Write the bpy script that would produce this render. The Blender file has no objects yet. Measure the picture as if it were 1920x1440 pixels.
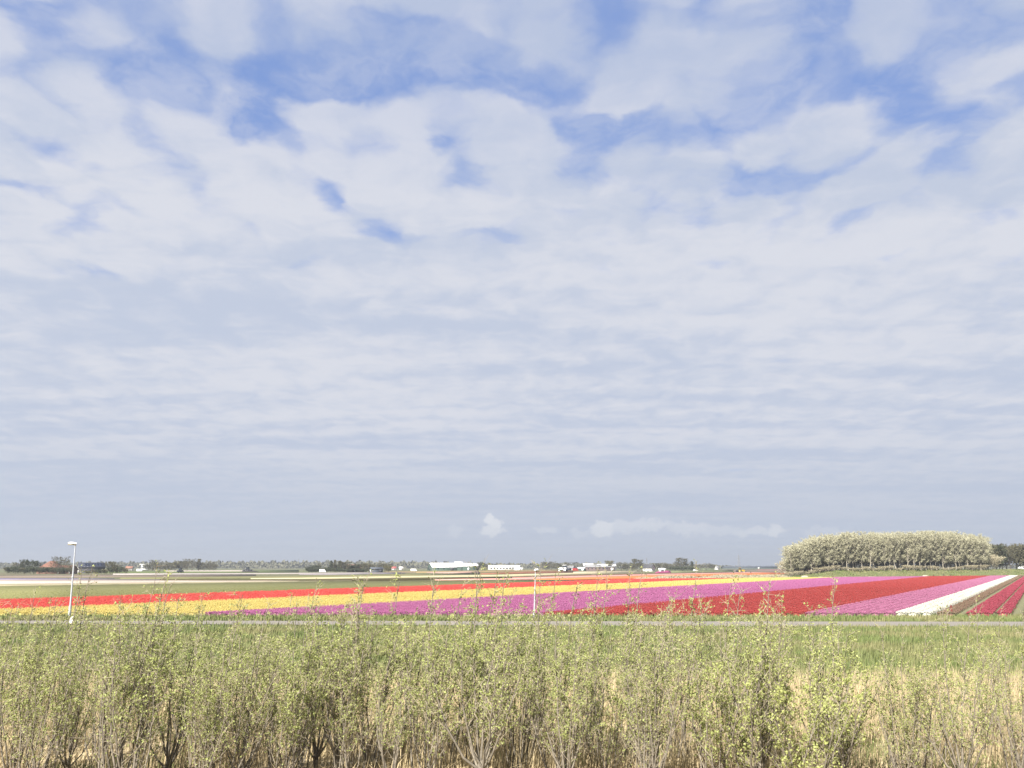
import bpy, bmesh, math, random
import numpy as np
from mathutils import Vector

# ------------------------------------------------------------------ camera, sky, sun, exposure
SC = bpy.context.scene
COL = SC.collection
R = math.radians
FPX = 1700.0                        # focal length in pixels of a 1920 px wide frame
TANP = 342.0 / FPX
PITCH = math.atan(TANP)
CAMZ = 4.2
cam = bpy.data.cameras.new('camera')
cam.sensor_width = 36.0
cam.lens = 36.0 * FPX / 1920.0
cam.clip_start = 0.1
cam.clip_end = 30000
camo = bpy.data.objects.new('camera', cam)
COL.objects.link(camo)
camo.location = (0, 0, CAMZ)
camo.rotation_euler = (R(90) + PITCH, 0, 0)
SC.camera = camo

SUN_EL, SUN_AZ = R(43), R(210)      # azimuth clockwise from +Y: behind the camera, to the left
SUN_DIR = Vector((math.sin(SUN_AZ) * math.cos(SUN_EL), math.cos(SUN_AZ) * math.cos(SUN_EL), math.sin(SUN_EL)))
sun = bpy.data.lights.new('sun', 'SUN')
sun.energy = 5.0
sun.angle = R(0.6)
sun.color = (1.0, 0.95, 0.87)
suno = bpy.data.objects.new('sun', sun)
COL.objects.link(suno)
suno.location = (0, 0, 200)
suno.rotation_euler = (-SUN_DIR).to_track_quat('-Z', 'Y').to_euler()

SC.view_settings.view_transform = 'Standard'
SC.view_settings.look = 'None'
SC.view_settings.gamma = 1.0
SC.view_settings.exposure = 1.75
SC.cycles.volume_bounces = 0
SC.cycles.max_bounces = 6
SC.cycles.transparent_max_bounces = 8


def pix_dir(x, y):
    c, e = (x - 960) / FPX, (720 - y) / FPX
    cp, sp = math.cos(PITCH), math.sin(PITCH)
    return Vector((c, cp - e * sp, sp + e * cp))


def ground(x, y, z=0.0):
    d = pix_dir(x, y)
    t = (z - CAMZ) / d.z
    return Vector((d.x * t, d.y * t, z))


def dist(y, z=0.0):
    return ground(960, y, z).y


def zat(y, Y):
    d = pix_dir(960, y)
    return CAMZ + Y * d.z / d.y


def xat(x, Y, y=1066):
    d = pix_dir(x, y)
    return d.x / d.y * Y


SKYSEED = 5.0


def make_world():
    w = bpy.data.worlds.new('World')
    SC.world = w
    w.use_nodes = True
    w.cycles.sampling_method = 'MANUAL'
    w.cycles.sample_map_resolution = 256
    nt = w.node_tree
    nt.nodes.clear()
    N, L = nt.nodes.new, nt.links.new

    def math_n(op, a, b=None, c=None, clamp=False):
        n = N('ShaderNodeMath')
        n.operation = op
        n.use_clamp = clamp
        for i, v in enumerate((a, b, c)):
            if v is None:
                continue
            if isinstance(v, (int, float)):
                n.inputs[i].default_value = v
            else:
                L(v, n.inputs[i])
        return n.outputs[0]

    def ramp(v, lo, hi):
        n = N('ShaderNodeMapRange')
        n.interpolation_type = 'SMOOTHSTEP'
        L(v, n.inputs[0])
        n.inputs[1].default_value = lo
        n.inputs[2].default_value = hi
        return n.outputs[0]

    def mix(f, a, b):
        n = N('ShaderNodeMix')
        n.data_type = 'RGBA'
        if isinstance(f, (int, float)):
            n.inputs[0].default_value = f
        else:
            L(f, n.inputs[0])
        for i, v in ((6, a), (7, b)):
            if isinstance(v, tuple):
                n.inputs[i].default_value = (*v, 1)
            else:
                L(v, n.inputs[i])
        return n.outputs[2]

    def noise(vec, scale, detail, rough, w=None):
        n = N('ShaderNodeTexNoise')
        n.noise_dimensions = '2D'
        L(vec, n.inputs['Vector'])
        n.inputs['Scale'].default_value = scale
        n.inputs['Detail'].default_value = detail
        n.inputs['Roughness'].default_value = rough
        return n.outputs['Fac']

    out = N('ShaderNodeOutputWorld')
    bg = N('ShaderNodeBackground')
    bg.inputs[1].default_value = 0.05
    L(bg.outputs[0], out.inputs[0])
    sky = N('ShaderNodeTexSky')
    sky.sky_type = 'NISHITA'
    sky.sun_disc = False
    sky.sun_elevation = SUN_EL
    sky.sun_rotation = SUN_AZ
    sky.air_density = 1.0
    sky.dust_density = 0.6
    sky.ozone_density = 2.5
    tc = N('ShaderNodeTexCoord')
    sep = N('ShaderNodeSeparateXYZ')
    L(tc.outputs['Generated'], sep.inputs[0])
    KZ = 0.09
    zc = math_n('ADD', math_n('MAXIMUM', sep.outputs[2], 0.0), KZ)
    px = math_n('DIVIDE', sep.outputs[0], zc)
    py = math_n('DIVIDE', sep.outputs[1], zc)
    comb = N('ShaderNodeCombineXYZ')
    L(px, comb.inputs[0])
    L(py, comb.inputs[1])
    P = comb.outputs[0]
    rnd = N('ShaderNodeVectorMath')
    rnd.operation = 'MULTIPLY_ADD'
    L(P, rnd.inputs[0])
    rnd.inputs[1].default_value = (1.0, .85, 1)
    rnd.inputs[2].default_value = (SKYSEED * 3.7, SKYSEED * 1.9, 0)
    PR = rnd.outputs[0]
    # warped copy of the cloud plane for the outlines of the gaps
    wn = N('ShaderNodeTexNoise')
    wn.noise_dimensions = '2D'
    L(PR, wn.inputs['Vector'])
    wn.inputs['Scale'].default_value = 4.5
    wn.inputs['Detail'].default_value = 5
    wn.inputs['Roughness'].default_value = 0.55
    wsub = N('ShaderNodeVectorMath')
    wsub.operation = 'SUBTRACT'
    L(wn.outputs['Color'], wsub.inputs[0])
    wsub.inputs[1].default_value = (0.5, 0.5, 0.5)
    wsc = N('ShaderNodeVectorMath')
    wsc.operation = 'SCALE'
    L(wsub.outputs[0], wsc.inputs[0])
    wsc.inputs['Scale'].default_value = 0.16
    wadd = N('ShaderNodeVectorMath')
    wadd.operation = 'ADD'
    L(P, wadd.inputs[0])
    L(wsc.outputs[0], wadd.inputs[1])
    PW = wadd.outputs[0]
    wr = N('ShaderNodeVectorMath')
    wr.operation = 'ADD'
    L(PR, wr.inputs[0])
    L(wsc.outputs[0], wr.inputs[1])
    PWR = wr.outputs[0]

    def plane(x, y):
        d = pix_dir(x, y).normalized()
        return d.x / (max(d.z, 0) + KZ), d.y / (max(d.z, 0) + KZ)

    # breaks in the cloud layer (where the blue shows), then thicker banks
    gaps = [(770, 95, 110, 60, 1.25), (600, 160, 110, 34, .7), (400, 165, 150, 30, .95), (240, 95, 110, 36, .75), (120, 60, 80, 22, .5),
            (40, 8, 120, 18, .7), (520, 30, 160, 26, .35), (700, 30, 80, 26, .5), (450, 240, 60, 30, .55), (620, 320, 42, 36, .65),
            (690, 425, 48, 24, .75), (645, 385, 30, 26, .6), (610, 480, 50, 14, .6), (1090, 228, 60, 16, .6),
            (1235, 290, 44, 24, .65), (1375, 345, 46, 28, .8), (1750, 120, 60, 85, 1.3), (1760, 210, 60, 30, .8), (1300, 320, 40, 14, .5),
            (1700, 20, 70, 36, .5), (1900, 25, 70, 40, .75), (1740, 402, 50, 14, .5), (1570, 185, 60, 18, .5),
            (940, 165, 70, 18, .5), (840, 264, 44, 16, .6), (1860, 160, 60, 24, .45), (1030, 30, 90, 20, .35), (960, 560, 60, 10, .35), (1640, 480, 60, 10, .3),
            (1270, 90, 130, 70, -.55), (1560, 90, 70, 50, -.3), (420, 60, 120, 26, -.3), (700, 220, 90, 40, -.3)]
    acc = None
    for gx, gy, sx, sy, amp in gaps:
        c = plane(gx, gy)
        a = plane(gx + sx, gy)
        b1, b2 = plane(gx, gy - sy), plane(gx, gy + sy)
        ru = abs(a[0] - c[0])
        rv = max(abs(b1[1] - b2[1]) * .5, .02)
        s = N('ShaderNodeVectorMath')
        s.operation = 'SUBTRACT'
        L(PW, s.inputs[0])
        s.inputs[1].default_value = (c[0], c[1], 0)
        m = N('ShaderNodeVectorMath')
        m.operation = 'MULTIPLY'
        L(s.outputs[0], m.inputs[0])
        m.inputs[1].default_value = (1 / ru, 1 / rv, 0)
        d = N('ShaderNodeVectorMath')
        d.operation = 'DOT_PRODUCT'
        L(m.outputs[0], d.inputs[0])
        L(m.outputs[0], d.inputs[1])
        g = math_n('MULTIPLY', math_n('EXPONENT', math_n('MULTIPLY', d.outputs['Value'], -.7)), amp)
        acc = g if acc is None else math_n('ADD', acc, g)
    big = noise(P, 1.3, 3, .5)
    lump = noise(PWR, 6.5, 8, .51)
    vo = N('ShaderNodeTexVoronoi')
    vo.voronoi_dimensions = '2D'
    vo.feature = 'SMOOTH_F1'
    L(PWR, vo.inputs['Vector'])
    vo.inputs['Scale'].default_value = 6.8
    vo.inputs['Smoothness'].default_value = .5
    vo.inputs['Randomness'].default_value = 1.0
    cell = math_n('SUBTRACT', .42, vo.outputs['Distance'])
    # cloud thickness: nearly closed layer with lumps, broken by the gaps
    thick = math_n('ADD', math_n('MULTIPLY', math_n('SUBTRACT', lump, .5), 1.9),
                   math_n('MULTIPLY', math_n('SUBTRACT', big, .5), .9))
    thick = math_n('ADD', thick, math_n('MULTIPLY', math_n('MULTIPLY', cell, 1.6), math_n('ADD', math_n('MULTIPLY', ramp(sep.outputs[2], .20, .38), .85), .15)))
    thick = math_n('ADD', thick, .65)
    thick = math_n('SUBTRACT', thick, math_n('MULTIPLY', acc, .84))
    # the layer closes towards the horizon, where one looks through it edgewise
    thick = math_n('ADD', thick, math_n('MULTIPLY', ramp(math_n('MULTIPLY', sep.outputs[2], -1), -.47, -.26), .62))
    cover = math_n('MULTIPLY', ramp(thick, -.42, .84), math_n('SUBTRACT', .98, math_n('MULTIPLY', ramp(sep.outputs[2], .36, .52), .20)))
    veil = math_n('MULTIPLY', ramp(noise(PWR, 4.0, 7, .62), .34, .70), .50)
    cover = math_n('MAXIMUM', cover, veil)
    # light and shade of the layer: thick parts greyer, thin lit parts whiter
    strat = N('ShaderNodeVectorMath')
    strat.operation = 'MULTIPLY'
    L(PW, strat.inputs[0])
    strat.inputs[1].default_value = (.24, 1.0, 1)
    shade = math_n('ADD', math_n('MULTIPLY', noise(strat.outputs[0], 2.7, 6, .53), .62), math_n('MULTIPLY', noise(PWR, 8.0, 7, .54), .38))
    ccol = mix(ramp(shade, .36, .64), (3.30, 3.66, 4.45), (4.27, 4.40, 4.82))
    low = ramp(math_n('MULTIPLY', sep.outputs[2], -1), -.17, -.03)
    ccol = mix(math_n('MULTIPLY', low, .74), ccol, (3.10, 3.47, 4.2))
    blue = mix(.75, sky.outputs[0], (1.38, 2.12, 4.4))
    col = mix(cover, blue, ccol)
    # small white cumulus heads low over the horizon
    dirw = N('ShaderNodeVectorMath')
    dirw.operation = 'MULTIPLY'
    L(tc.outputs['Generated'], dirw.inputs[0])
    dirw.inputs[1].default_value = (1, 1, 1.4)
    cn = N('ShaderNodeTexNoise')
    L(dirw.outputs[0], cn.inputs['Vector'])
    cn.inputs['Scale'].default_value = 85
    cn.inputs['Detail'].default_value = 5
    cn.inputs['Roughness'].default_value = 0.6
    csub = N('ShaderNodeVectorMath')
    csub.operation = 'SUBTRACT'
    L(cn.outputs['Color'], csub.inputs[0])
    csub.inputs[1].default_value = (.5, .5, .5)
    csc = N('ShaderNodeVectorMath')
    csc.operation = 'SCALE'
    L(csub.outputs[0], csc.inputs[0])
    csc.inputs['Scale'].default_value = .022
    cadd = N('ShaderNodeVectorMath')
    cadd.operation = 'ADD'
    L(tc.outputs['Generated'], cadd.inputs[0])
    L(csc.outputs[0], cadd.inputs[1])
    puffs = [(918, 974, 9, 9, .95), (929, 982, 12, 10, .9), (922, 995, 18, 10, .75), (940, 997, 16, 7, .5), (852, 996, 14, 12, .28), (1022, 994, 22, 7, .4),
             (1130, 992, 24, 15, .75), (1165, 986, 40, 12, .45), (1215, 984, 45, 12, .5), (1290, 990, 40, 12, .45),
             (1350, 994, 40, 9, .35), (1412, 996, 40, 8, .5), (1455, 996, 20, 10, .65), (1090, 1000, 20, 8, .3), (1550, 996, 40, 8, .25)]
    acc2 = None
    for gx, gy, sx, sy, amp in puffs:
        c = pix_dir(gx, gy).normalized()
        s = N('ShaderNodeVectorMath')
        s.operation = 'SUBTRACT'
        L(cadd.outputs[0], s.inputs[0])
        s.inputs[1].default_value = c
        m = N('ShaderNodeVectorMath')
        m.operation = 'MULTIPLY'
        L(s.outputs[0], m.inputs[0])
        m.inputs[1].default_value = (FPX / sx, 20, FPX / sy)
        d = N('ShaderNodeVectorMath')
        d.operation = 'DOT_PRODUCT'
        L(m.outputs[0], d.inputs[0])
        L(m.outputs[0], d.inputs[1])
        g = math_n('MULTIPLY', ramp(math_n('MULTIPLY', d.outputs['Value'], -1), -1.35, -.35), amp)
        acc2 = g if acc2 is None else math_n('MAXIMUM', acc2, g)
    col = mix(math_n('MULTIPLY', acc2, .85), col, (5.0, 5.1, 5.3))
    L(col, bg.inputs[0])


make_world()

# ------------------------------------------------------------------ helpers
rng = np.random.default_rng(7)
random.seed(7)


def tag(o, label=None, cat=None, group=None, kind=None):
    if label: o['label'] = label
    if cat: o['category'] = cat
    if group: o['group'] = group
    if kind: o['kind'] = kind
    return o


def empty(name, loc=(0, 0, 0), rz=0.0):
    o = bpy.data.objects.new(name, None)
    o.empty_display_size = .2
    COL.objects.link(o)
    o.location = loc
    o.rotation_euler = (0, 0, rz)
    return o


def children(o):
    return [c for c in bpy.data.objects if c.parent is o]


def copy_tree(o, kids, parent=None):
    c = o.copy()
    COL.objects.link(c)
    for k in kids:
        d = k.copy()
        COL.objects.link(d)
        d.parent = c
    return c


class MB:
    def __init__(self):
        self.v, self.t, self.q, self.mt, self.mq, self.n = [], [], [], [], [], 0
        self.poly = []

    def add(self, v, f, m=0):
        v = np.asarray(v, dtype=np.float64).reshape(-1, 3)
        f = np.asarray(f, dtype=np.int64)
        self.v.append(v)
        if f.shape[1] == 3:
            self.t.append(f + self.n)
            self.mt.append(np.full(len(f), m))
        else:
            self.q.append(f + self.n)
            self.mq.append(np.full(len(f), m))
        self.n += len(v)

    def box(self, c, s, rz=0.0, m=0, taper=1.0):
        sx, sy, sz = s[0] / 2, s[1] / 2, s[2] / 2
        v = np.array([[x * sx * (taper if z > 0 else 1), y * sy * (taper if z > 0 else 1), z * sz] for z in (-1, 1) for y in (-1, 1) for x in (-1, 1)])
        ca, sa = math.cos(rz), math.sin(rz)
        v = np.stack([v[:, 0] * ca - v[:, 1] * sa, v[:, 0] * sa + v[:, 1] * ca, v[:, 2]], 1) + np.array(c)
        self.add(v, [[0, 2, 3, 1], [4, 5, 7, 6], [0, 1, 5, 4], [2, 6, 7, 3], [1, 3, 7, 5], [0, 4, 6, 2]], m)

    def prism(self, pts, z0, z1, m=0):
        """vertical prism on a convex plan, or a quad strip: pts = list of (x, y)"""
        n = len(pts)
        v = [(p[0], p[1], z0) for p in pts] + [(p[0], p[1], z1) for p in pts]
        self.add(v, [[i, (i + 1) % n, n + (i + 1) % n, n + i] for i in range(n)], m)
        vt = [(p[0], p[1], z1) for p in pts]
        self.add(vt, [[0, i, i + 1] for i in range(1, n - 1)], m)

    def tube(self, path, rad, k=5, m=0, cap=True):
        p = np.asarray(path, float)
        r = np.broadcast_to(np.asarray(rad, float), (len(p),))
        t = np.gradient(p, axis=0)
        t /= np.linalg.norm(t, axis=1)[:, None] + 1e-9
        ref = np.array([0.0, 0.0, 1.0]) if abs(t[0][2]) < .8 else np.array([1.0, 0.0, 0.0])
        a = np.cross(t, ref)
        a /= np.linalg.norm(a, axis=1)[:, None] + 1e-9
        b = np.cross(t, a)
        ang = np.arange(k) * 2 * math.pi / k
        ring = p[:, None, :] + r[:, None, None] * (np.cos(ang)[None, :, None] * a[:, None, :] + np.sin(ang)[None, :, None] * b[:, None, :])
        n = len(p)
        i = np.arange(n - 1)[:, None] * k
        j = np.arange(k)[None, :]
        j2 = (j + 1) % k
        f = np.stack([i + j, i + j2, i + k + j2, i + k + j], -1).reshape(-1, 4)
        self.add(ring.reshape(-1, 3), f, m)
        if cap and k > 3:
            for e in (0, n - 1):
                v = np.vstack([ring[e], p[e][None]])
                self.add(v, [[q, (q + 1) % k, k] if e == 0 else [(q + 1) % k, q, k] for q in range(k)], m)

    def quads(self, c, u, w, m=0, fold=0.0):
        """leaf quads: centre c, half-axes u and w"""
        n = len(c)
        nn = np.cross(u, w)
        nn /= np.linalg.norm(nn, axis=1)[:, None] + 1e-9
        off = nn * (np.linalg.norm(w, axis=1)[:, None]) * fold
        v = np.stack([c - u, c + w * .9 - u * .1 + off, c + u, c - w * .9 - u * .1 + off], 1).reshape(-1, 3)
        i = np.arange(n)[:, None] * 4
        f = np.concatenate([i + np.array([[0, 1, 2]]), i + np.array([[0, 2, 3]])], 0)
        self.add(v, f, m)

    def build(self, name, mats, parent=None, smooth=False, data_only=False):
        me = bpy.data.meshes.new(name)
        v = np.concatenate(self.v)
        nt = sum(len(x) for x in self.t)
        nq = sum(len(x) for x in self.q)
        loops, mi = [], []
        if nt:
            loops.append(np.concatenate(self.t).ravel()); mi.append(np.concatenate(self.mt))
        if nq:
            loops.append(np.concatenate(self.q).ravel()); mi.append(np.concatenate(self.mq))
        loops = np.concatenate(loops)
        tot = np.concatenate([np.full(nt, 3), np.full(nq, 4)]).astype(np.int32)
        st = np.concatenate([[0], np.cumsum(tot)[:-1]]).astype(np.int32)
        me.vertices.add(len(v))
        me.vertices.foreach_set('co', v.ravel().astype(np.float32))
        me.loops.add(len(loops))
        me.loops.foreach_set('vertex_index', loops.astype(np.int32))
        me.polygons.add(len(tot))
        me.polygons.foreach_set('loop_start', st)
        me.polygons.foreach_set('loop_total', tot)
        if not isinstance(mats, (list, tuple)):
            mats = [mats]
        for x in mats:
            me.materials.append(x)
        me.polygons.foreach_set('material_index', np.concatenate(mi).astype(np.int32))
        if smooth:
            me.polygons.foreach_set('use_smooth', np.ones(len(tot), dtype=bool))
        me.update(calc_edges=True)
        if data_only:
            return me
        o = bpy.data.objects.new(name, me)
        COL.objects.link(o)
        if parent is not None:
            o.parent = parent
        return o


MATS = {}


def mat(name, c1, c2=None, scale=4.0, rough=.8, island=0.0, trans=0.0, bump=0.0, metallic=0.0, stretch=None, world=False, detail=4, c3=None, scale3=.1, k=.55):
    """procedural surface: two tones mixed by noise and, for leaves, by a random value per leaf"""
    if name in MATS:
        return MATS[name]
    m = bpy.data.materials.new(name)
    m.use_nodes = True
    nt = m.node_tree
    b = nt.nodes['Principled BSDF']
    out = nt.nodes['Material Output']
    N, L = nt.nodes.new, nt.links.new
    c2 = c2 or tuple(x * .75 for x in c1)
    c1, c2, c3 = (tuple(x * k for x in c) if c else None for c in (c1, c2, c3))
    if world:
        pos = N('ShaderNodeNewGeometry').outputs['Position']
    else:
        pos = N('ShaderNodeTexCoord').outputs['Object']
    if stretch:
        mp = N('ShaderNodeMapping')
        mp.inputs['Rotation'].default_value = (0, 0, stretch[2])
        mp.inputs['Scale'].default_value = (stretch[0], stretch[1], 1)
        mp.vector_type = 'TEXTURE' if False else 'POINT'
        L(pos, mp.inputs[0])
        pos = mp.outputs[0]
    no = N('ShaderNodeTexNoise')
    L(pos, no.inputs['Vector'])
    no.inputs['Scale'].default_value = scale
    no.inputs['Detail'].default_value = detail
    no.inputs['Roughness'].default_value = .6
    mr = N('ShaderNodeMapRange')
    L(no.outputs['Fac'], mr.inputs[0])
    mr.inputs[1].default_value = .32
    mr.inputs[2].default_value = .68
    fac = mr.outputs[0]
    if island > 0:
        g = N('ShaderNodeNewGeometry')
        mx = N('ShaderNodeMix')
        mx.inputs[0].default_value = island
        L(fac, mx.inputs[2])
        L(g.outputs['Random Per Island'], mx.inputs[3])
        fac = mx.outputs[0]
    cm = N('ShaderNodeMix')
    cm.data_type = 'RGBA'
    L(fac, cm.inputs[0])
    cm.inputs[6].default_value = (*c1, 1)
    cm.inputs[7].default_value = (*c2, 1)
    colr = cm.outputs[2]
    if c3:
        n3 = N('ShaderNodeTexNoise')
        L(pos, n3.inputs['Vector'])
        n3.inputs['Scale'].default_value = scale3
        n3.inputs['Detail'].default_value = 3
        r3 = N('ShaderNodeMapRange')
        L(n3.outputs['Fac'], r3.inputs[0])
        r3.inputs[1].default_value = .42
        r3.inputs[2].default_value = .62
        cm3 = N('ShaderNodeMix')
        cm3.data_type = 'RGBA'
        L(r3.outputs[0], cm3.inputs[0])
        L(colr, cm3.inputs[6])
        cm3.inputs[7].default_value = (*c3, 1)
        colr = cm3.outputs[2]
    L(colr, b.inputs['Base Color'])
    b.inputs['Roughness'].default_value = rough
    b.inputs['Metallic'].default_value = metallic
    b.inputs['Specular IOR Level'].default_value = .3
    if bump:
        bp = N('ShaderNodeBump')
        bp.inputs['Strength'].default_value = bump
        L(no.outputs['Fac'], bp.inputs['Height'])
        L(bp.outputs[0], b.inputs['Normal'])
    if trans:
        tr = N('ShaderNodeBsdfTranslucent')
        L(colr, tr.inputs[0])
        ms = N('ShaderNodeMixShader')
        ms.inputs[0].default_value = trans
        L(b.outputs[0], ms.inputs[1])
        L(tr.outputs[0], ms.inputs[2])
        L(ms.outputs[0], out.inputs[0])
    MATS[name] = m
    return m


ROWVP = (1950, 1062)
ROWAZ = math.atan2((ROWVP[0] - 960) / FPX * math.cos(PITCH), 1.0)     # rows run to the right of straight ahead
RD = np.array([math.sin(ROWAZ), math.cos(ROWAZ)])                       # along the rows
RN = np.array([math.cos(ROWAZ), -math.sin(ROWAZ)])                      # across, to the right


def field_mat(name, c1, c2, az, pitch=1.1, rowmix=.35, dark=(.10, .09, .05), nscale=.5, k=.55):
    """crop seen from afar: drill rows along azimuth az with ragged plants"""
    c1, c2, dark = (tuple(x * k for x in c) for c in (c1, c2, dark))
    m = bpy.data.materials.new(name)
    m.use_nodes = True
    nt = m.node_tree
    b = nt.nodes['Principled BSDF']
    N, L = nt.nodes.new, nt.links.new
    pos = N('ShaderNodeNewGeometry').outputs['Position']
    mp = N('ShaderNodeMapping')
    mp.inputs['Rotation'].default_value = (0, 0, az)
    L(pos, mp.inputs[0])
    sp = N('ShaderNodeSeparateXYZ')
    L(mp.outputs[0], sp.inputs[0])
    st = N('ShaderNodeMapping')
    st.inputs['Scale'].default_value = (1.0, .12, 1.0)
    L(mp.outputs[0], st.inputs[0])
    no = N('ShaderNodeTexNoise')
    L(st.outputs[0], no.inputs['Vector'])
    no.inputs['Scale'].default_value = nscale
    no.inputs['Detail'].default_value = 6
    no.inputs['Roughness'].default_value = .65
    mr = N('ShaderNodeMapRange')
    L(no.outputs['Fac'], mr.inputs[0])
    mr.inputs[1].default_value = .35
    mr.inputs[2].default_value = .65
    cm = N('ShaderNodeMix')
    cm.data_type = 'RGBA'
    L(mr.outputs[0], cm.inputs[0])
    cm.inputs[6].default_value = (*c1, 1)
    cm.inputs[7].default_value = (*c2, 1)
    sn = N('ShaderNodeMath')
    sn.operation = 'SINE'
    ml = N('ShaderNodeMath')
    ml.operation = 'MULTIPLY'
    L(sp.outputs[0], ml.inputs[0])
    ml.inputs[1].default_value = 2 * math.pi / pitch
    L(ml.outputs[0], sn.inputs[0])
    r2 = N('ShaderNodeMapRange')
    L(sn.outputs[0], r2.inputs[0])
    r2.inputs[1].default_value = .55
    r2.inputs[2].default_value = 1.0
    r2.inputs[4].default_value = rowmix
    cd = N('ShaderNodeMix')
    cd.data_type = 'RGBA'
    L(r2.outputs[0], cd.inputs[0])
    L(cm.outputs[2], cd.inputs[6])
    cd.inputs[7].default_value = (*dark, 1)
    L(cd.outputs[2], b.inputs['Base Color'])
    b.inputs['Roughness'].default_value = .9
    b.inputs['Specular IOR Level'].default_value = .1
    return m


# materials
M_bark = mat('shrub_bark', (.19, .165, .13), (.09, .078, .06), k=1, scale=14, rough=.9, bump=.3)
M_twig = mat('twig_bark', (.36, .31, .235), (.21, .175, .125), k=1, scale=9, rough=.85, island=.6)
M_leaf = mat('young_leaf', (.345, .375, .135), (.24, .27, .088), k=1, scale=2.0, rough=.55, island=.75, trans=.42)
M_leafb = mat('lush_leaf', (.385, .41, .15), (.27, .298, .095), k=1, scale=2.0, rough=.55, island=.75, trans=.42)
M_white = mat('white_paint', (.8, .8, .78), (.7, .7, .68), k=1, scale=3, rough=.5)
M_black = mat('black_rubber', (.02, .02, .022), (.03, .03, .03), 8, .8)
M_glass = mat('dark_window', (.05, .06, .08), (.03, .04, .05), 2, .15)
M_steel = mat('galvanised_steel', (.40, .415, .44), (.34, .35, .37), k=1, scale=6, rough=.45, metallic=.25)

# ------------------------------------------------------------------ the setting: ground, road
gm = MB()
xs = np.array([-9000, -3000, -1000, -300, -100, -40, 0, 40, 100, 300, 1000, 3000, 9000.0])
ys = np.array([-200, 0, 15, 30, 62, 120, 400, 1000, 3000, 9000.0])
gx, gy = np.meshgrid(xs, ys, indexing='ij')
gv = np.stack([gx, gy, np.zeros_like(gx)], -1).reshape(-1, 3)
nx, ny = len(xs), len(ys)
gf = [[i * ny + j, (i + 1) * ny + j, (i + 1) * ny + j + 1, i * ny + j + 1] for i in range(nx - 1) for j in range(ny - 1)]
gm.add(gv, gf)
M_ground = mat('ground_grass', (.10, .125, .04), (.15, .16, .065), .9, .95, world=True, c3=(.15, .13, .075), scale3=.006, detail=6)
tag(gm.build('ground', M_ground), kind='structure')

NEAR_L, NEAR_R = ground(-60, 1157), ground(1980, 1158)                  # near edge of the bulb fields
ND = (NEAR_R - NEAR_L).normalized()


def band(name, m, pts_near, pts_far, z):
    """strip of land between two pixel polylines of the flat ground"""
    a = [ground(*p) for p in pts_near]
    b = [ground(*p) for p in pts_far]
    mb = MB()
    n = len(a)
    v = [(p.x, p.y, z) for p in a] + [(p.x, p.y, z) for p in b]
    mb.add(v, [[i, i + 1, n + i + 1, n + i] for i in range(n - 1)])
    return mb.build(name, m)


M_road = mat('asphalt', (.160, .145, .127), (.135, .123, .11), k=1, scale=3, rough=.9, world=True, bump=.1, c3=(.15, .135, .115), scale3=.3)
M_verge = mat('verge_soil', (.105, .13, .045), (.14, .15, .06), 1.4, .95, world=True, detail=6)
RN_, RF_ = [(-400, 1168.5), (400, 1171.5), (960, 1173.8), (1500, 1175), (2300, 1176)], [(-400, 1161.5), (400, 1163.2), (960, 1164.8), (1500, 1166.0), (2300, 1166.5)]
tag(band('road', M_road, RN_, RF_, .03), kind='structure')
M_line = mat('road_edge_paint', (.55, .55, .52), (.35, .34, .32), 6, .8, world=True)
litter = MB()
lx, ly = np.linspace(-24, 24, 60), np.linspace(13, 30.5, 26)
LX, LY = np.meshgrid(lx, ly, indexing='ij')
LZ = .02 + .10 * rng.random(LX.shape) * np.clip((30.5 - LY) / 3, 0, 1)
LYw = LY + .8 * np.sin(LX * .9) * (LY > 29) + .5 * rng.standard_normal(LX.shape) * (LY > 29)
litter.add(np.stack([LX, LYw, LZ], -1).reshape(-1, 3), [[i * 26 + j, (i + 1) * 26 + j, (i + 1) * 26 + j + 1, i * 26 + j + 1] for i in range(59) for j in range(25)])
M_litter = mat('straw_litter', (.40, .325, .20), (.30, .24, .14), k=1, scale=3.5, rough=.95, world=True, bump=.6, detail=8)
tag(litter.build('straw_ground', M_litter), kind='structure')


# ------------------------------------------------------------------ grasses
def blades(mb, x, y, z, h, w, lean=.35, m=0, wind=(.12, .04)):
    n = len(x)
    az = rng.random(n) * 2 * math.pi
    la = rng.random(n) * 2 * math.pi
    ln = rng.random(n) * lean * h
    base = np.stack([x, y, z], 1)
    side = np.stack([np.cos(az), np.sin(az), 0 * az], 1) * (w / 2)[:, None]
    mid = base + np.stack([np.cos(la) * ln * .3 + wind[0] * h * .4, np.sin(la) * ln * .3, h * .55], 1)
    tip = base + np.stack([np.cos(la) * ln + wind[0] * h, np.sin(la) * ln + wind[1] * h, h * (1 - .25 * ln / h)], 1)
    v = np.stack([base - side, base + side, mid - side * .8, mid + side * .8, tip], 1).reshape(-1, 3)
    i = np.arange(n)[:, None] * 5
    mb.add(v, np.concatenate([i + np.array([[0, 1, 3]]), i + np.array([[0, 3, 2]]), i + np.array([[2, 3, 4]])], 0), m)


def scatter_view(n, y0, y1, margin=1.0, bias=1.0):
    """points spread over the ground between two distances, inside the cone one sees"""
    y = y0 + (y1 - y0) * rng.random(n) ** bias
    hw = y * .58 + margin
    return (rng.random(n) * 2 - 1) * hw, y


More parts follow.
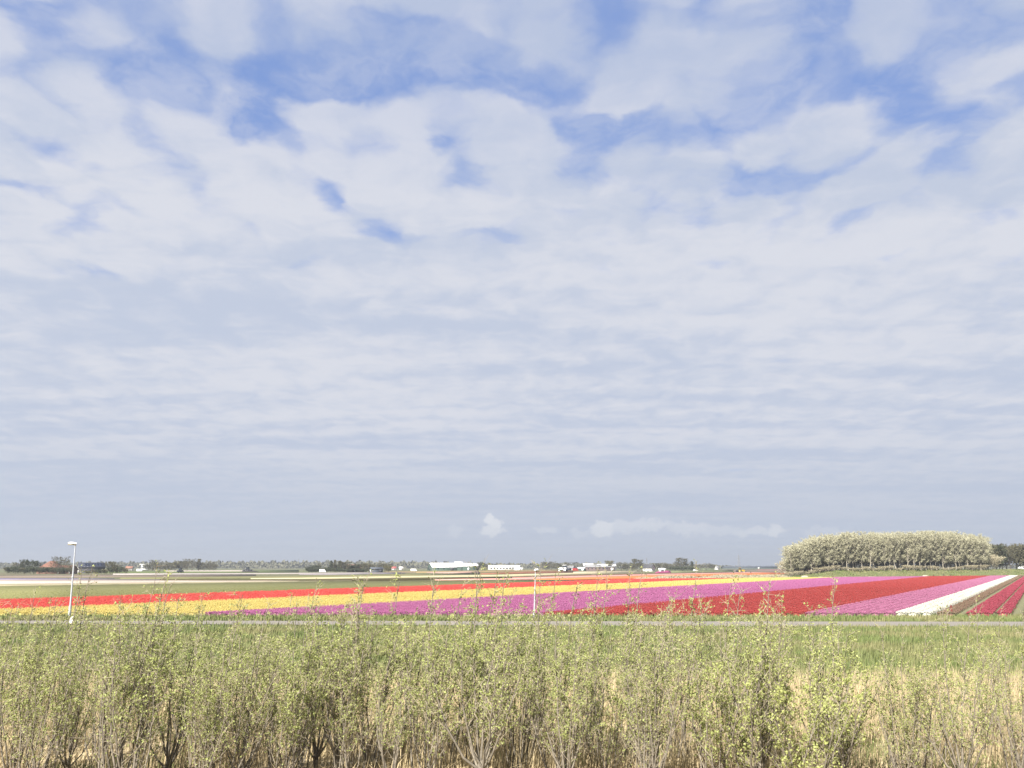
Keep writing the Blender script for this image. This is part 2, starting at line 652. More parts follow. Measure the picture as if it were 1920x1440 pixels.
M_grass = mat('meadow_grass', (.135, .165, .053), (.09, .118, .037), k=1, scale=.25, rough=.7, island=.55, trans=.25, c3=(.185, .175, .08), scale3=.22)
M_reed = mat('dry_reed', (.44, .36, .215), (.30, .24, .14), k=1, scale=.6, rough=.8, island=.8, trans=.2)
gb = MB()
x, y = scatter_view(90000, 29.5, 63.5, bias=1.0)
blades(gb, x, y, 0 * x, .22 + .25 * rng.random(len(x)), .022 + .03 * rng.random(len(x)))
ex = rng.random(9000) * 1990 - 30
ex = ex[:5000]
eg = [ground(a, float(np.interp(a, [-400, 400, 960, 1500, 2300], [1168.5, 1171.5, 1173.8, 1175, 1176])) + 4.8 * c_ ** 2 + .7) for a, c_ in zip(ex, rng.random(5000))]
x, y = np.array([p.x for p in eg]), np.array([p.y for p in eg])
blades(gb, x, y, 0 * x, .12 + .3 * rng.random(5000) ** 3, .03 + .04 * rng.random(5000))
tag(gb.build('meadow_grass', M_grass), 'rough green grass between the shrubs and the road', 'grass', kind='stuff')
vb = MB()
vn = 26000
t = rng.random(vn)
px_ = -60 + t * 2060
far = rng.random(vn)
pts = [ground(a, 1165.6 - 8.2 * b + 0.0008 * (a - 960)) for a, b in zip(px_, far)]
x = np.array([p.x for p in pts]); y = np.array([p.y for p in pts])
blades(vb, x, y, 0 * x, .16 + .3 * rng.random(vn) ** 2, .05 + .04 * rng.random(vn))
tag(vb.build('verge_grass', M_grass), 'short green grass verge along the far side of the road', 'grass', kind='stuff')
rb = MB()
x, y = scatter_view(26000, 25.5, 31.5, bias=.8)
blades(rb, x, y, 0 * x, (.5 + .75 * rng.random(len(x))), .010 + .012 * rng.random(len(x)), lean=.25)
x, y = scatter_view(20000, 18.6, 27)
keep = (np.sin(x * 1.1 + 2) + np.sin(y * .7 + x * .45) + rng.random(len(x))) > .2
x, y = x[keep], y[keep]
blades(rb, x, y, 0 * x, (.55 + .7 * rng.random(len(x))), .009 + .010 * rng.random(len(x)), lean=.22)
x, y = scatter_view(42000, 14.5, 29)
blades(rb, x, y, 0 * x + .03, .12 + .5 * rng.random(len(x)) ** 2, .012 + .014 * rng.random(len(x)), lean=1.1)
tag(rb.build('dry_reeds', M_reed), 'dry straw-coloured reeds and stalks standing behind the shrubs', 'reeds', kind='stuff')
gl = MB()
x, y = scatter_view(34000, 17.5, 31)
keep = (np.sin(x * .8 + 1) + np.sin(y * .9 + x * .3)) > -.1 + .12 * (24 - y)
x, y = x[keep], y[keep]
blades(gl, x, y, 0 * x + .03, .12 + .3 * rng.random(len(x)), .015 + .02 * rng.random(len(x)))
tag(gl.build('under_grass', M_grass), 'patches of green grass growing among the dry reeds', 'grass', kind='stuff')


# ------------------------------------------------------------------ flowering bulb fields
def off(px, py):
    g = ground(px, py)
    return g.x * RN[0] + g.y * RN[1]


def hit(o, A, B):
    """where the row line with offset o crosses the ground line through A and B; returns distance along the row"""
    a, b = np.array([A.x, A.y]), np.array([B.x, B.y])
    d = b - a
    # RN*o + RD*s = a + d*k
    Mx = np.array([[RD[0], -d[0]], [RD[1], -d[1]]])
    s, k = np.linalg.solve(Mx, a - RN * o)
    return s


FAR_L, FAR_R = ground(1310, 1087.3), ground(1925, 1081.3)


def head_mesh(mb, x, y, z, r, h, m):
    """tulip cups: four-sided buds"""
    n = len(x)
    a0 = rng.random(n) * 6.28
    v = [np.stack([x, y, z], 1)]
    for k in range(4):
        v.append(np.stack([x + r * np.cos(a0 + k * 1.571), y + r * np.sin(a0 + k * 1.571), z + h * .55], 1))
    v.append(np.stack([x + .25 * r, y, z + h], 1))
    v = np.stack(v, 1).reshape(-1, 3)
    i = np.arange(n)[:, None] * 6
    f = []
    for k in range(4):
        k2 = (k + 1) % 4
        f.append(i + np.array([[0, 1 + k2, 1 + k]]))
        f.append(i + np.array([[5, 1 + k, 1 + k2]]))
    mb.add(v, np.concatenate(f, 0), m)


def row_mesh(name, length, width, mats, dens, h=.42, bare=0.0):
    """one bed: a ragged canopy of leaves and blooms with single tulip cups on it, thinner far away"""
    mb = MB()
    nl = int(length / 1.2) + 1
    s = np.linspace(0, length, nl)
    prof = [(-.5, 0.02), (-.46, .62), (-.15, .92), (.15, .92), (.46, .62), (.5, 0.02)]
    V = []
    for (u, zz) in prof:
        j = rng.standard_normal((nl, 2)) * .03
        V.append(np.stack([u * width + j[:, 0], s, np.clip(zz * h * .82 + j[:, 1] * (zz > .1), .01, None)], 1))
    V = np.stack(V, 1)
    k = len(prof)
    i = np.arange(nl - 1)[:, None] * k
    j = np.arange(k - 1)[None, :]
    mb.add(V.reshape(-1, 3), np.stack([i + j, i + j + 1, i + k + j + 1, i + k + j], -1).reshape(-1, 4), 0)
    mb.add(V[0], [[5, 4, 3], [5, 3, 2], [5, 2, 1], [5, 1, 0]], 0)
    if dens > 0:
        n = int(dens * length * width)
        sy = length * rng.random(n) ** 1.7
        r = (.034 + .012 * rng.random(n)) * (1 + sy / 160)
        x = (rng.random(n) - .5) * width * 1.06
        z = h * (.72 + .25 * rng.random(n)) - .06 * (np.abs(x) / width * 2) ** 2
        head_mesh(mb, x, sy, z, r, r * 2.6, 1)
        # green leaf blades showing at the near end and along the bed's flanks
        nb = int(length * 6)
        yb = length * rng.random(nb) ** 1.8
        xb = (rng.random(nb) - .5) * width * 1.1
        blades(mb, xb, yb, 0 * xb, h * (.55 + .35 * rng.random(nb)), .05 + .03 * rng.random(nb), m=2, lean=.5)
    return mb.build(name, mats, data_only=True)


M_tleaf = mat('tulip_leaf', (.11, .155, .06), (.07, .105, .04), .8, .6, island=.6, trans=.2)


def bloom_mats(nm, c1, c2, green=(.075, .06, .03)):
    canopy = mat(nm + '_canopy', c1, tuple(.68 * a + .32 * b for a, b in zip(c2, green)), 1.6, .85, detail=8, world=True, k=1)
    cup = mat(nm + '_cup', c1, c2, .35, .5, island=.7, trans=.2, world=True, k=1)
    return [canopy, cup, M_tleaf]


BLOOM = {
    'red': bloom_mats('scarlet', (.41, .055, .045), (.35, .040, .032)),
    'yellow': bloom_mats('yellow', (.395, .325, .105), (.35, .28, .075)),
    'magenta': bloom_mats('magenta', (.275, .085, .185), (.225, .065, .15)),
    'darkred': bloom_mats('deepred', (.25, .034, .030), (.20, .024, .022)),
    'pink': bloom_mats('pink', (.285, .108, .18), (.24, .08, .145)),
    'white': bloom_mats('white', (.46, .45, .39), (.40, .39, .33)),
    'crimson': bloom_mats('crimson', (.23, .034, .055), (.175, .03, .042)),
    'maroon': bloom_mats('faded', (.15, .078, .06), (.115, .10, .055)),
    'stripped': bloom_mats('leafy', (.125, .12, .06), (.105, .107, .05)),
}
b_gr, b_ry, b_ym = off(480, 1113), off(960, 1106.3), off(960, 1121.8)
b_mr, b_rp, b_pw, b_we = off(1380, 1120), off(1680, 1120), off(1692, 1152), off(1760, 1152)
blocks = [
    ('red', b_gr, b_ry, 'scarlet tulip field between the leafy green field and the yellow tulips', 1.35, .12, 9),
    ('yellow', b_ry, b_ym, 'yellow tulip field between the scarlet and the purple-pink tulips', 1.25, .12, 10),
    ('magenta', b_ym, b_mr, 'broad purple-pink tulip field between the yellow and the deep red tulips', 1.0, .22, 12),
    ('darkred', b_mr, b_rp, 'broad deep red tulip field between two pink fields', 1.0, .30, 12),
    ('pink', b_rp, b_pw, 'narrow pink tulip field beside the white tulips', .95, .28, 14),
    ('white', b_pw, b_we, 'narrow strip of white tulips beside the pink ones', .93, .24, 15),
]
NEARLINE = (ground(0, 1157), ground(1920, 1157.5))
strips = [('maroon', 1762, 1797, 'faded reddish brown tulip strip next to the white tulips'), ('stripped', 1798, 1816, 'leafy green strip between faded and crimson tulips'),
          ('crimson', 1815, 1864, 'crimson tulip strip beyond the leafy green strip'), ('stripped', 1864.5, 1870.5, 'thin leafy strip between two crimson strips'), ('crimson', 1871, 1897, 'crimson tulip strip at the far end of the bulb field'),
          ('stripped', 1897.5, 2010, 'leafy green strip beside the outermost crimson tulips')]
for nm, xa, xb, lb in strips:
    blocks.append((nm, off(xa, 1155), off(xb, 1155), lb, 1.0, .07, 12 if nm != 'stripped' else 0))
edge = off(2010, 1155)
for bi, (nm, o0, o1, lab, pitch, gap, dens) in enumerate(blocks):
    n = max(1, round((o1 - o0) / pitch))
    pt = (o1 - o0) / n
    om = (o0 + o1) / 2
    s0m = hit(om, *NEARLINE)
    s1m = hit(om, FAR_L, FAR_R)
    p0 = RN * om + RD * s0m
    if p0[0] < -62:
        s0m += (-62 - p0[0]) / RD[0]
    base = RN * om + RD * s0m
    root = empty('tulip_field', (base[0], base[1], 0), -ROWAZ)
    tag(root, lab, 'flower field', 'tulip fields in colour strips beyond the road')
    me = row_mesh('tulip_row', s1m - s0m, pt - gap, BLOOM[nm], dens, .40 if nm != 'white' else .44)
    for k in range(n):
        o = o0 + (k + .5) * pt
        s0, s1 = hit(o, *NEARLINE), hit(o, FAR_L, FAR_R)
        q = RN * o + RD * s0
        if q[0] < -62:
            s0 += (-62 - q[0]) / RD[0]
        ob = bpy.data.objects.new('tulip_row', me)
        COL.objects.link(ob)
        ob.parent = root
        q = RN * o + RD * s0 - base
        ob.location = (q[0] * RN[0] + q[1] * RN[1], q[0] * RD[0] + q[1] * RD[1], 0)
        ob.scale = (1, (s1 - s0) / (s1m - s0m), 1)
        ob.scale.x *= (-1 if k % 2 else 1)


# soil between the beds
M_soil = mat('bed_soil', (.21, .155, .105), (.165, .125, .08), 2, .95, world=True, detail=6)
sb = MB()
cs = []
for o, A, B in ((b_gr - .3, *NEARLINE), (edge + 2, *NEARLINE), (edge + 2, FAR_L, FAR_R), (b_gr - .3, FAR_L, FAR_R)):
    q = RN * o + RD * hit(o, A, B)
    cs.append((q[0], q[1], .012))
sb.add(cs, [[0, 1, 2, 3]])
tag(sb.build('field_soil', M_soil), kind='structure')


# ------------------------------------------------------------------ farther fields (low slabs of crop)
def crop(label, near, farr, m, h=.25, z0=0.0, name='crop_field', cat='field', steps=6):
    def res(pl):
        pl = sorted(pl)
        X = np.linspace(pl[0][0], pl[-1][0], steps)
        return [(x, float(np.interp(x, [p[0] for p in pl], [p[1] for p in pl]))) for x in X]
    a = [ground(*p, z=z0 + h) for p in res(near)]
    b = [ground(*p, z=z0 + h) for p in res(farr)]
    n = len(a)
    c = sum((p for p in a + b), Vector()) / (2 * n)
    v = [(p.x - c.x, p.y - c.y, z0 + h) for p in a] + [(p.x - c.x, p.y - c.y, z0 + h) for p in b] + [(p.x - c.x, p.y - c.y, -.02) for p in a] + [(p.x - c.x, p.y - c.y, -.02) for p in b]
    f = [[i, i + 1, n + i + 1, n + i] for i in range(n - 1)]
    f += [[2 * n + i, 2 * n + i + 1, i + 1, i] for i in range(n - 1)]
    f += [[n + i, n + i + 1, 3 * n + i + 1, 3 * n + i] for i in range(n - 1)]
    f += [[0, n, 3 * n, 2 * n], [n - 1, 2 * n + n - 1, 3 * n + n - 1, 2 * n - 1]]
    mb = MB()
    mb.add(v, f)
    o = mb.build(name, m)
    o.location = (c.x, c.y, 0)
    return tag(o, label, cat, 'crop strips on the far side of the tulips', 'stuff')


AZ2 = R(46)
F = lambda nm, c1, c2, **k: field_mat(nm, c1, c2, AZ2, **k)
m_green = field_mat('leafy_green_field', (.135, .130, .056), (.112, .114, .045), ROWAZ, pitch=1.4, rowmix=.3, dark=(.07, .075, .03), k=1)
GREEN_NEAR = [(-120, 1131.4), (0, 1127.6), (480, 1112.4), (960, 1096.0), (1180, 1088.3)]
GREEN_FAR = [(-120, 1100.5), (0, 1099), (240, 1095.8), (480, 1091.8), (720, 1088.6), (960, 1086.9), (1180, 1085.2)]
crop('wide leafy green field behind the scarlet tulips', GREEN_NEAR, GREEN_FAR, m_green, .22)
# leaf tips over the green field
tb = MB()
nn = 45000
tx = rng.random(nn) * 1300 - 120
ty = np.interp(tx, [p[0] for p in GREEN_NEAR], [p[1] for p in GREEN_NEAR])
tf = np.interp(tx, [p[0] for p in GREEN_FAR], [p[1] for p in GREEN_FAR])
u = rng.random(nn) ** .6
pts = [ground(a, b + (c_ - b) * (1 - w_), z=.2) for a, b, c_, w_ in zip(tx, ty, tf, u)]
x = np.array([p.x for p in pts]); y = np.array([p.y for p in pts])
blades(tb, x, y, 0 * x + .08, .17 + .07 * rng.random(nn), .07 + .05 * rng.random(nn), lean=.6)
M_tip = mat('bulb_leaf_tips', (.30, .295, .13), (.23, .235, .10), .1, .7, island=.6, trans=.2)
tag(tb.build('bulb_leaves', M_tip), 'green bulb leaves standing over the wide leafy field', 'leaves', kind='stuff')

crop('cream and white blooming strip behind the leafy green field', [(-120, 1099.5), (0, 1098.5), (240, 1094.4), (480, 1090.9), (660, 1088.2)],
     [(-120, 1095.5), (0, 1095), (240, 1092.4), (480, 1090.0), (660, 1087.8)], F('pale_yellow_bloom', (.50, .44, .30), (.40, .37, .23)), .28)
crop('wide pale pink and white hyacinth strip near the farm', [(-120, 1095.3), (0, 1094.8), (240, 1092.2), (480, 1089.8), (640, 1087.9)],
     [(-120, 1087.5), (0, 1087), (240, 1085.6), (480, 1086.6), (640, 1087.2)], F('blush_bloom', (.56, .45, .39), (.66, .58, .49), nscale=.25, rowmix=.2), .26)
crop('lavender hyacinth strip in front of the red-roofed farm', [(-120, 1087.2), (0, 1086.8), (215, 1085.5)], [(-120, 1083.6), (0, 1083.4), (215, 1084.6)],
     F('lavender_bloom', (.36, .30, .44), (.30, .26, .34)), .26)
crop('bare grey-brown soil strip in front of the grey barn', [(-120, 1083.2), (0, 1083.2), (215, 1082.5), (480, 1079.8)], [(-120, 1079), (0, 1079), (215, 1077.4), (480, 1077)],
     F('grey_soil', (.26, .21, .17), (.22, .18, .14)), .04)
crop('yellowish green strip beyond the cream blooms', [(225, 1085.2), (480, 1083.6), (700, 1081.3), (900, 1078.0)], [(225, 1082.3), (480, 1080.4), (700, 1077.5), (900, 1074)],
     F('yellow_green_crop', (.23, .22, .11), (.19, .19, .09)), .2)
crop('thin white blooming strip running past the dark tractor', [(212, 1077.0), (240, 1076.9), (480, 1075.9), (640, 1075.2), (780, 1073.3)], [(212, 1075.2), (240, 1074.8), (480, 1074.2), (640, 1073.4), (780, 1072.6)],
     F('white_far_bloom', (.52, .47, .43), (.40, .36, .34), rowmix=.2, nscale=.1), .25)
crop('lilac strip in front of the dark farm hedge', [(560, 1076.6), (640, 1076.8), (760, 1075.2)], [(560, 1075.5), (640, 1075.5), (760, 1074.2)],
     F('lilac_bloom', (.36, .32, .38), (.28, .25, .26)), .2)
crop('cream blooming strip passing behind the white lamp post', [(470, 1085.6), (600, 1084.9), (800, 1082.2), (960, 1080.8), (1020, 1078.4), (1100, 1075.8), (1200, 1073.6)],
     [(470, 1083.8), (600, 1082.4), (800, 1078.8), (960, 1077.2), (1020, 1075.2), (1100, 1073.2), (1200, 1072.4)], F('cream_bloom', (.62, .56, .36), (.52, .47, .28), rowmix=.2), .28, steps=9)
crop('dark leafy ditch edge between the two cream strips', [(300, 1086.3), (480, 1087.2), (640, 1087.2), (800, 1084.6), (960, 1083.0)], [(300, 1085.3), (480, 1085.8), (640, 1085.4), (800, 1082.6), (960, 1081.0)],
     F('dark_ditch', (.07, .075, .035), (.12, .09, .05), nscale=.35), .5)
crop('brown soil strip beside the pink blooms', [(820, 1085.9), (960, 1083.2), (1020, 1081.2), (1240, 1075.9), (1400, 1072.9)], [(820, 1084.4), (960, 1081.2), (1020, 1078.8), (1240, 1074.2), (1400, 1072.1)],
     F('brown_soil', (.22, .13, .09), (.17, .11, .07)), .05)
crop('pale pink blooming strip passing behind the white lamp post', [(815, 1087.1), (960, 1086.8), (1020, 1084.4), (1240, 1078.0), (1400, 1074.4), (1480, 1072.9)],
     [(815, 1086.2), (960, 1083.3), (1020, 1081.2), (1240, 1076.0), (1400, 1073.0), (1480, 1071.9)], F('pale_pink_bloom', (.74, .38, .33), (.68, .32, .28), rowmix=.12), .28, steps=9)
crop('orange blooming strip in front of the yellow tractor', [(1000, 1086.9), (1100, 1086.2), (1240, 1082.6), (1370, 1078.6), (1480, 1075.6)],
     [(1000, 1085.6), (1100, 1082.2), (1240, 1078.0), (1370, 1074.9), (1480, 1073.0)], F('orange_bloom', (.78, .24, .09), (.70, .19, .07), rowmix=.15), .28, steps=9)
crop('rusty brown strip by the white tractor', [(900, 1076.6), (1000, 1074.8), (1060, 1073.6), (1080, 1072.6)], [(900, 1075.0), (1000, 1071.2), (1060, 1071.0), (1080, 1070.8)],
     F('rust_crop', (.34, .13, .08), (.28, .13, .08)), .2)
crop('tan field in front of the white warehouses', [(720, 1074.0), (900, 1073.8), (1000, 1071.1), (1090, 1070.7)], [(720, 1071.6), (900, 1069.7), (1000, 1068.4), (1090, 1068.0)],
     F('tan_crop', (.34, .25, .14), (.30, .23, .10), nscale=.1), .15)
crop('white and pink flecked field in front of the long barn', [(800, 1073.6), (850, 1074.6), (900, 1073.4)], [(800, 1072.4), (850, 1072.0), (900, 1071.2)],
     F('flecked_bloom', (.70, .52, .46), (.32, .16, .11), nscale=.09), .22)
crop('pale mixed blooms in front of the low brick warehouse', [(1075, 1074.2), (1150, 1073.2), (1210, 1072.4)], [(1075, 1072.0), (1150, 1071.0), (1210, 1070.9)],
     F('mixed_bloom', (.70, .55, .52), (.55, .52, .20), nscale=.06), .22)
crop('magenta patch beside the white gabled house', [(1228, 1073.8), (1258, 1073.4)], [(1236, 1070.2), (1256, 1069.6)], F('magenta_far', (.40, .07, .20), (.36, .07, .18)), .25)
crop('green field behind the orange blooms', [(1258, 1073.0), (1340, 1072.4), (1375, 1072.0)], [(1258, 1068.8), (1340, 1068.6), (1375, 1068.5)], F('far_green', (.19, .20, .11), (.17, .19, .09)), .2)
crop('grey-brown ploughed field around the yellow tractor', [(1340, 1073.0), (1480, 1071.8), (1560, 1071.4)], [(1340, 1067.4), (1480, 1067.2), (1560, 1067.0)], F('plough', (.24, .19, .16), (.21, .18, .13)), .05)
crop('purple strip at the foot of the grove', [(1420, 1068.9), (1560, 1068.9)], [(1420, 1067.6), (1560, 1067.2)], F('plum_bloom', (.28, .11, .15), (.24, .13, .13)), .25)
crop('far bright green meadow under the horizon', [(1300, 1067.0), (1480, 1067.0)], [(1300, 1064.9), (1480, 1064.9)], F('far_meadow', (.15, .20, .08), (.17, .20, .10)), .1)
crop('far dark green meadow in front of the drawbridge', [(150, 1074.6), (420, 1074.2), (560, 1073.2)], [(150, 1070.6), (420, 1069.6), (560, 1068.6)], F('dark_meadow', (.13, .16, .06), (.11, .14, .06)), .1)
crop('pale strip under the tree row', [(310, 1071.0), (400, 1071.0), (475, 1071.0)], [(310, 1069.6), (400, 1069.2), (475, 1068.9)], F('pale_far', (.5, .44, .40), (.42, .37, .33)), .25)

# ------------------------------------------------------------------ dry reed heaps and the grassy bank under the grove
M_heap = mat('pale_reed', (.52, .46, .33), (.36, .31, .20), .5, .9, island=.6)


def heap(label, x0, x1, ybase, ytop, seed, n=1800, green=.0, depth=6):
    rs = np.random.default_rng(seed)
    A, B = ground(x0, ybase), ground(x1, ybase - .6)
    Y = (A.y + B.y) / 2
    H = max(zat(ytop, Y), .5)
    Lh = (B - A).length
    root = MB()
    t = np.linspace(0, 1, 24)
    s = np.linspace(-1, 1, 9)
    T, S = np.meshgrid(t, s, indexing='ij')
    env = np.clip(np.minimum(T, 1 - T) * 7, 0, 1) ** .6
    hh = H * (.75 + .35 * rs.random(24))[:, None]
    Z = hh * env * np.clip(1 - np.abs(S) ** 2.2, 0, 1) * (.85 + .2 * rs.random(T.shape))
    v = np.stack([(T - .5) * Lh, S * depth / 2, Z], -1)
    root.add(v.reshape(-1, 3), [[i * 9 + j, (i + 1) * 9 + j, (i + 1) * 9 + j + 1, i * 9 + j + 1] for i in range(23) for j in range(8)], 0)
    xi, sj = rs.random(n), rs.random(n) * 2 - 1
    zi = H * .75 * np.clip(np.minimum(xi, 1 - xi) * 7, 0, 1) ** .6 * np.clip(1 - np.abs(sj) ** 2.2, 0, 1)
    blades(root, (xi - .5) * Lh, sj * depth / 2, zi * .9, .3 + .6 * rs.random(n), .10 + .12 * rs.random(n), lean=.8, m=0)
    o = root.build('reed_heap', [M_heap])
    C = (A + B) / 2
    o.location = (C.x, C.y + depth / 2, 0)
    o.rotation_euler = (0, 0, math.atan2((B - A).y, (B - A).x))
    return tag(o, label, 'reed heap', 'dry reed heaps along the field ends', 'stuff')


heap('long pale heap of dry reeds at the end of the scarlet tulips', 1228, 1310, 1087.3, 1080, 1)
heap('tall tan bank of dry reeds behind the yellow tulips', 1336, 1408, 1085.8, 1077.5, 2)
heap('straw-coloured reeds behind the yellow tulips near the grove', 1405, 1478, 1084.2, 1078.2, 3)
heap('small pale reed heap beside the scarlet tulips', 1204, 1222, 1087.6, 1084, 4, 300)
heap('low pale heap beside the green bushy reeds', 1318, 1342, 1086.2, 1082.5, 5, 300)


def bank():
    mb = MB()
    pts = np.linspace(0, 1, 60)
    prof = [(-3, 0), (0, .15), (6, 1.4), (11, 2.3), (16, 2.55), (60, 2.6), (110, 2.6), (150, 0)]
    A, B = ground(1470, 1083.0), ground(2120, 1078.8)
    A2 = A
    V = []
    for t_ in pts:
        p = A2 + (B - A2) * t_
        e = min(1, t_ * 9 + .02)
        for (dy, z) in prof:
            V.append((p.x + dy * .55 + 0.0, p.y + dy, z * e * (1 + .06 * math.sin(t_ * 40 + dy)) - (0.02 if z == 0 else 0)))
    k = len(prof)
    mb.add(V, [[i * k + j, (i + 1) * k + j, (i + 1) * k + j + 1, i * k + j + 1] for i in range(59) for j in range(k - 1)])
    m = mat('bank_grass', (.10, .105, .044), (.08, .088, .035), k=1, scale=.35, rough=.9, world=True, detail=7, bump=.5)
    o = mb.build('grass_bank', m, smooth=True)
    tag(o, kind='structure')
    gbk = MB()
    n = 9000
    t_ = rng.random(n)
    d = rng.random(n) * 22
    z = np.interp(d, [p[0] for p in prof], [p[1] for p in prof]) * np.minimum(1, t_ * 9 + .02)
    bx = A2.x + (B.x - A2.x) * t_ + d * .55
    by = A2.y + (B.y - A2.y) * t_ + d
    blades(gbk, bx, by, z - .05, .25 + .35 * rng.random(n), .2 + .2 * rng.random(n), lean=.6)
    tag(gbk.build('bank_grass', M_grass), 'tufty green grass on the bank below the grove', 'grass', kind='stuff')
    return A2, B


BA, BB = bank()


# ------------------------------------------------------------------ trees
def gen_tree(seed, h, w, c0=.3, nlimb=14, nleaf=900, leaf=.3, shape='round', lean=0.0, up=.6, r0=None, trunk_top=.85, sub=4):
    rs = np.random.default_rng(seed)
    tr, cr = MB(), MB()
    r0 = r0 or h * .016
    nz = 9
    tz = np.linspace(0, trunk_top * h, nz)
    wob = np.cumsum(rs.standard_normal((nz, 2)) * h * .008, 0)
    tp = np.stack([wob[:, 0] + lean * (tz / h) ** 2 * h, wob[:, 1], tz], 1)
    tp[0, :2] = 0
    tr.tube(tp, r0 * (1 - .8 * tz / (trunk_top * h)) + .012 * h * np.exp(-tz / (h * .03)) * .5, 6)
    cen = []
    for i in range(nlimb):
        f = (i + rs.random()) / nlimb
        z0 = h * (c0 * .75 + (trunk_top - c0 * .75) * f)
        b = np.array([np.interp(z0, tz, tp[:, k]) for k in range(3)])
        az = i * 2.4 + rs.random() * .9
        zr = (z0 / h - c0 * .75) / (1 - c0 * .75)
        if shape == 'round':
            rad = w / 2 * (math.sin(math.pi * min(1, .22 + .78 * zr)) ** .6 * .75 + .35)
        elif shape == 'vase':
            rad = w / 2 * (.45 + .6 * math.sin(math.pi * min(1, .15 + .8 * zr)))
        else:
            rad = w / 2 * (1.05 - .75 * zr)
        ln = rad * (.75 + .45 * rs.random())
        rise = min(h * .99 - z0, ln * (up + .7 * rs.random()))
        q = np.linspace(0, 1, 5)[:, None]
        e = b + np.array([math.cos(az) * ln + lean * ln * .5, math.sin(az) * ln, rise])
        pth = b + (e - b) * q + np.array([0, 0, 1]) * (q ** 2 - q) * rise * .35 + rs.standard_normal((5, 3)) * ln * .03 * q
        tr.tube(pth, r0 * .42 * (1 - .75 * q[:, 0]) * (1.1 - .5 * zr), 4, cap=False)
        for s in range(sub):
            u = .35 + .6 * rs.random()
            p0 = np.array([np.interp(u, q[:, 0], pth[:, k]) for k in range(3)])
            d = rs.standard_normal(3)
            d[2] = abs(d[2]) * .8 + .3
            d = d / np.linalg.norm(d) * ln * (.25 + .3 * rs.random())
            d[0] += lean * ln * .3
            p1 = p0 + d
            p1[2] = min(p1[2], h)
            tr.tube(np.stack([p0, (p0 + p1) / 2 + rs.standard_normal(3) * .03 * ln, p1]), np.array([.12, .08, .03]) * r0, 3, cap=False)
            cen.append((p0, p1))
        cen.append((pth[2], pth[4]))
    a = np.array([c[0] for c in cen]); b = np.array([c[1] for c in cen])
    k = rs.integers(0, len(cen), nleaf)
    u = rs.random(nleaf)[:, None] ** .85
    c = a[k] + (b[k] - a[k]) * u * 1.08 + rs.standard_normal((nleaf, 3)) * leaf * .75
    U = rs.standard_normal((nleaf, 3))
    U /= np.linalg.norm(U, axis=1)[:, None]
    W = np.cross(U, rs.standard_normal((nleaf, 3)))
    W /= np.linalg.norm(W, axis=1)[:, None]
    sz = leaf * (.35 + .5 * rs.random(nleaf))[:, None]
    cr.quads(c, U * sz, W * sz * .7, 0, .3)
    return tr, cr


M_gleaf = mat('grove_leaf', (.455, .437, .305), (.345, .333, .225), k=1, scale=.12, rough=.8, island=.7, trans=.3)
M_gtrunk = mat('grove_bark', (.28, .255, .205), (.17, .15, .115), k=1, scale=1.2, rough=.9)
M_oleaf = mat('olive_leaf', (.19, .175, .10), (.125, .12, .065), .3, .8, island=.7, trans=.15)
M_dleaf = mat('dark_leaf', (.10, .115, .06), (.065, .078, .038), .4, .8, island=.7, trans=.1)
M_yleaf = mat('yellow_olive_leaf', (.27, .245, .10), (.18, .17, .07), .3, .8, island=.7, trans=.15)
M_fbark = mat('far_bark', (.13, .11, .085), (.09, .075, .055), 1.0, .9)
PROTO = {}


def proto(key, mt, ml, **kw):
    tr, cr = gen_tree(**kw)
    PROTO[key] = (tr.build('trunk', mt, data_only=True), cr.build('crown', ml, data_only=True), kw['h'], kw['w'])


for i in range(6):
    proto('grove%d' % i, M_gtrunk, M_gleaf, seed=20 + i, h=15, w=5.0, c0=.21, nlimb=34, nleaf=4800, leaf=.18, shape='vase', up=1.1, lean=(-.03, .03, 0, .05, -.04, .02)[i], r0=.17, sub=5)
for i in range(3):
    proto('olive%d' % i, M_fbark, M_oleaf, seed=40 + i, h=9, w=7.5, c0=.04, nlimb=26, nleaf=2200, leaf=.36, up=.35, lean=(.04, .12, 0)[i], sub=5)
    proto('bare%d' % i, M_fbark, M_oleaf, seed=50 + i, h=10, w=7, c0=.08, nlimb=26, nleaf=1100, leaf=.32, up=.6, lean=(.12, .2, .05)[i], sub=6)
    proto('dark%d' % i, M_fbark, M_dleaf, seed=60 + i, h=8, w=7, c0=.02, nlimb=24, nleaf=2300, leaf=.4, up=.3, sub=5)
    proto('bush%d' % i, M_fbark, M_yleaf if i == 1 else M_dleaf if i == 2 else M_oleaf, seed=70 + i, h=3.6, w=6, c0=.02, nlimb=18, nleaf=1100, leaf=.38, up=.5, sub=4, trunk_top=.7)
M_bleaf = mat('brush_twig', (.42, .375, .26), (.32, .285, .19), k=1, scale=.4, rough=.85, island=.7, trans=.25)
proto('brush0', M_gtrunk, M_bleaf, seed=90, h=6, w=7, c0=.02, nlimb=26, nleaf=2400, leaf=.25, up=.7, sub=5, trunk_top=.8)
proto('brush1', M_gtrunk, M_bleaf, seed=91, h=6, w=7, c0=.02, nlimb=26, nleaf=2400, leaf=.25, up=.8, sub=5, trunk_top=.8)
proto('poplar0', M_fbark, M_oleaf, seed=80, h=11, w=2.6, c0=.1, nlimb=26, nleaf=1000, leaf=.36, up=1.6, shape='cone', sub=3, trunk_top=.95)
proto('poplar1', M_fbark, M_dleaf, seed=81, h=10, w=3.4, c0=.05, nlimb=26, nleaf=1300, leaf=.4, up=1.5, shape='cone', sub=3, trunk_top=.95)
proto('yellow0', M_fbark, M_yleaf, seed=82, h=8, w=6.4, c0=.1, nlimb=22, nleaf=1900, leaf=.38, up=.45, sub=5)


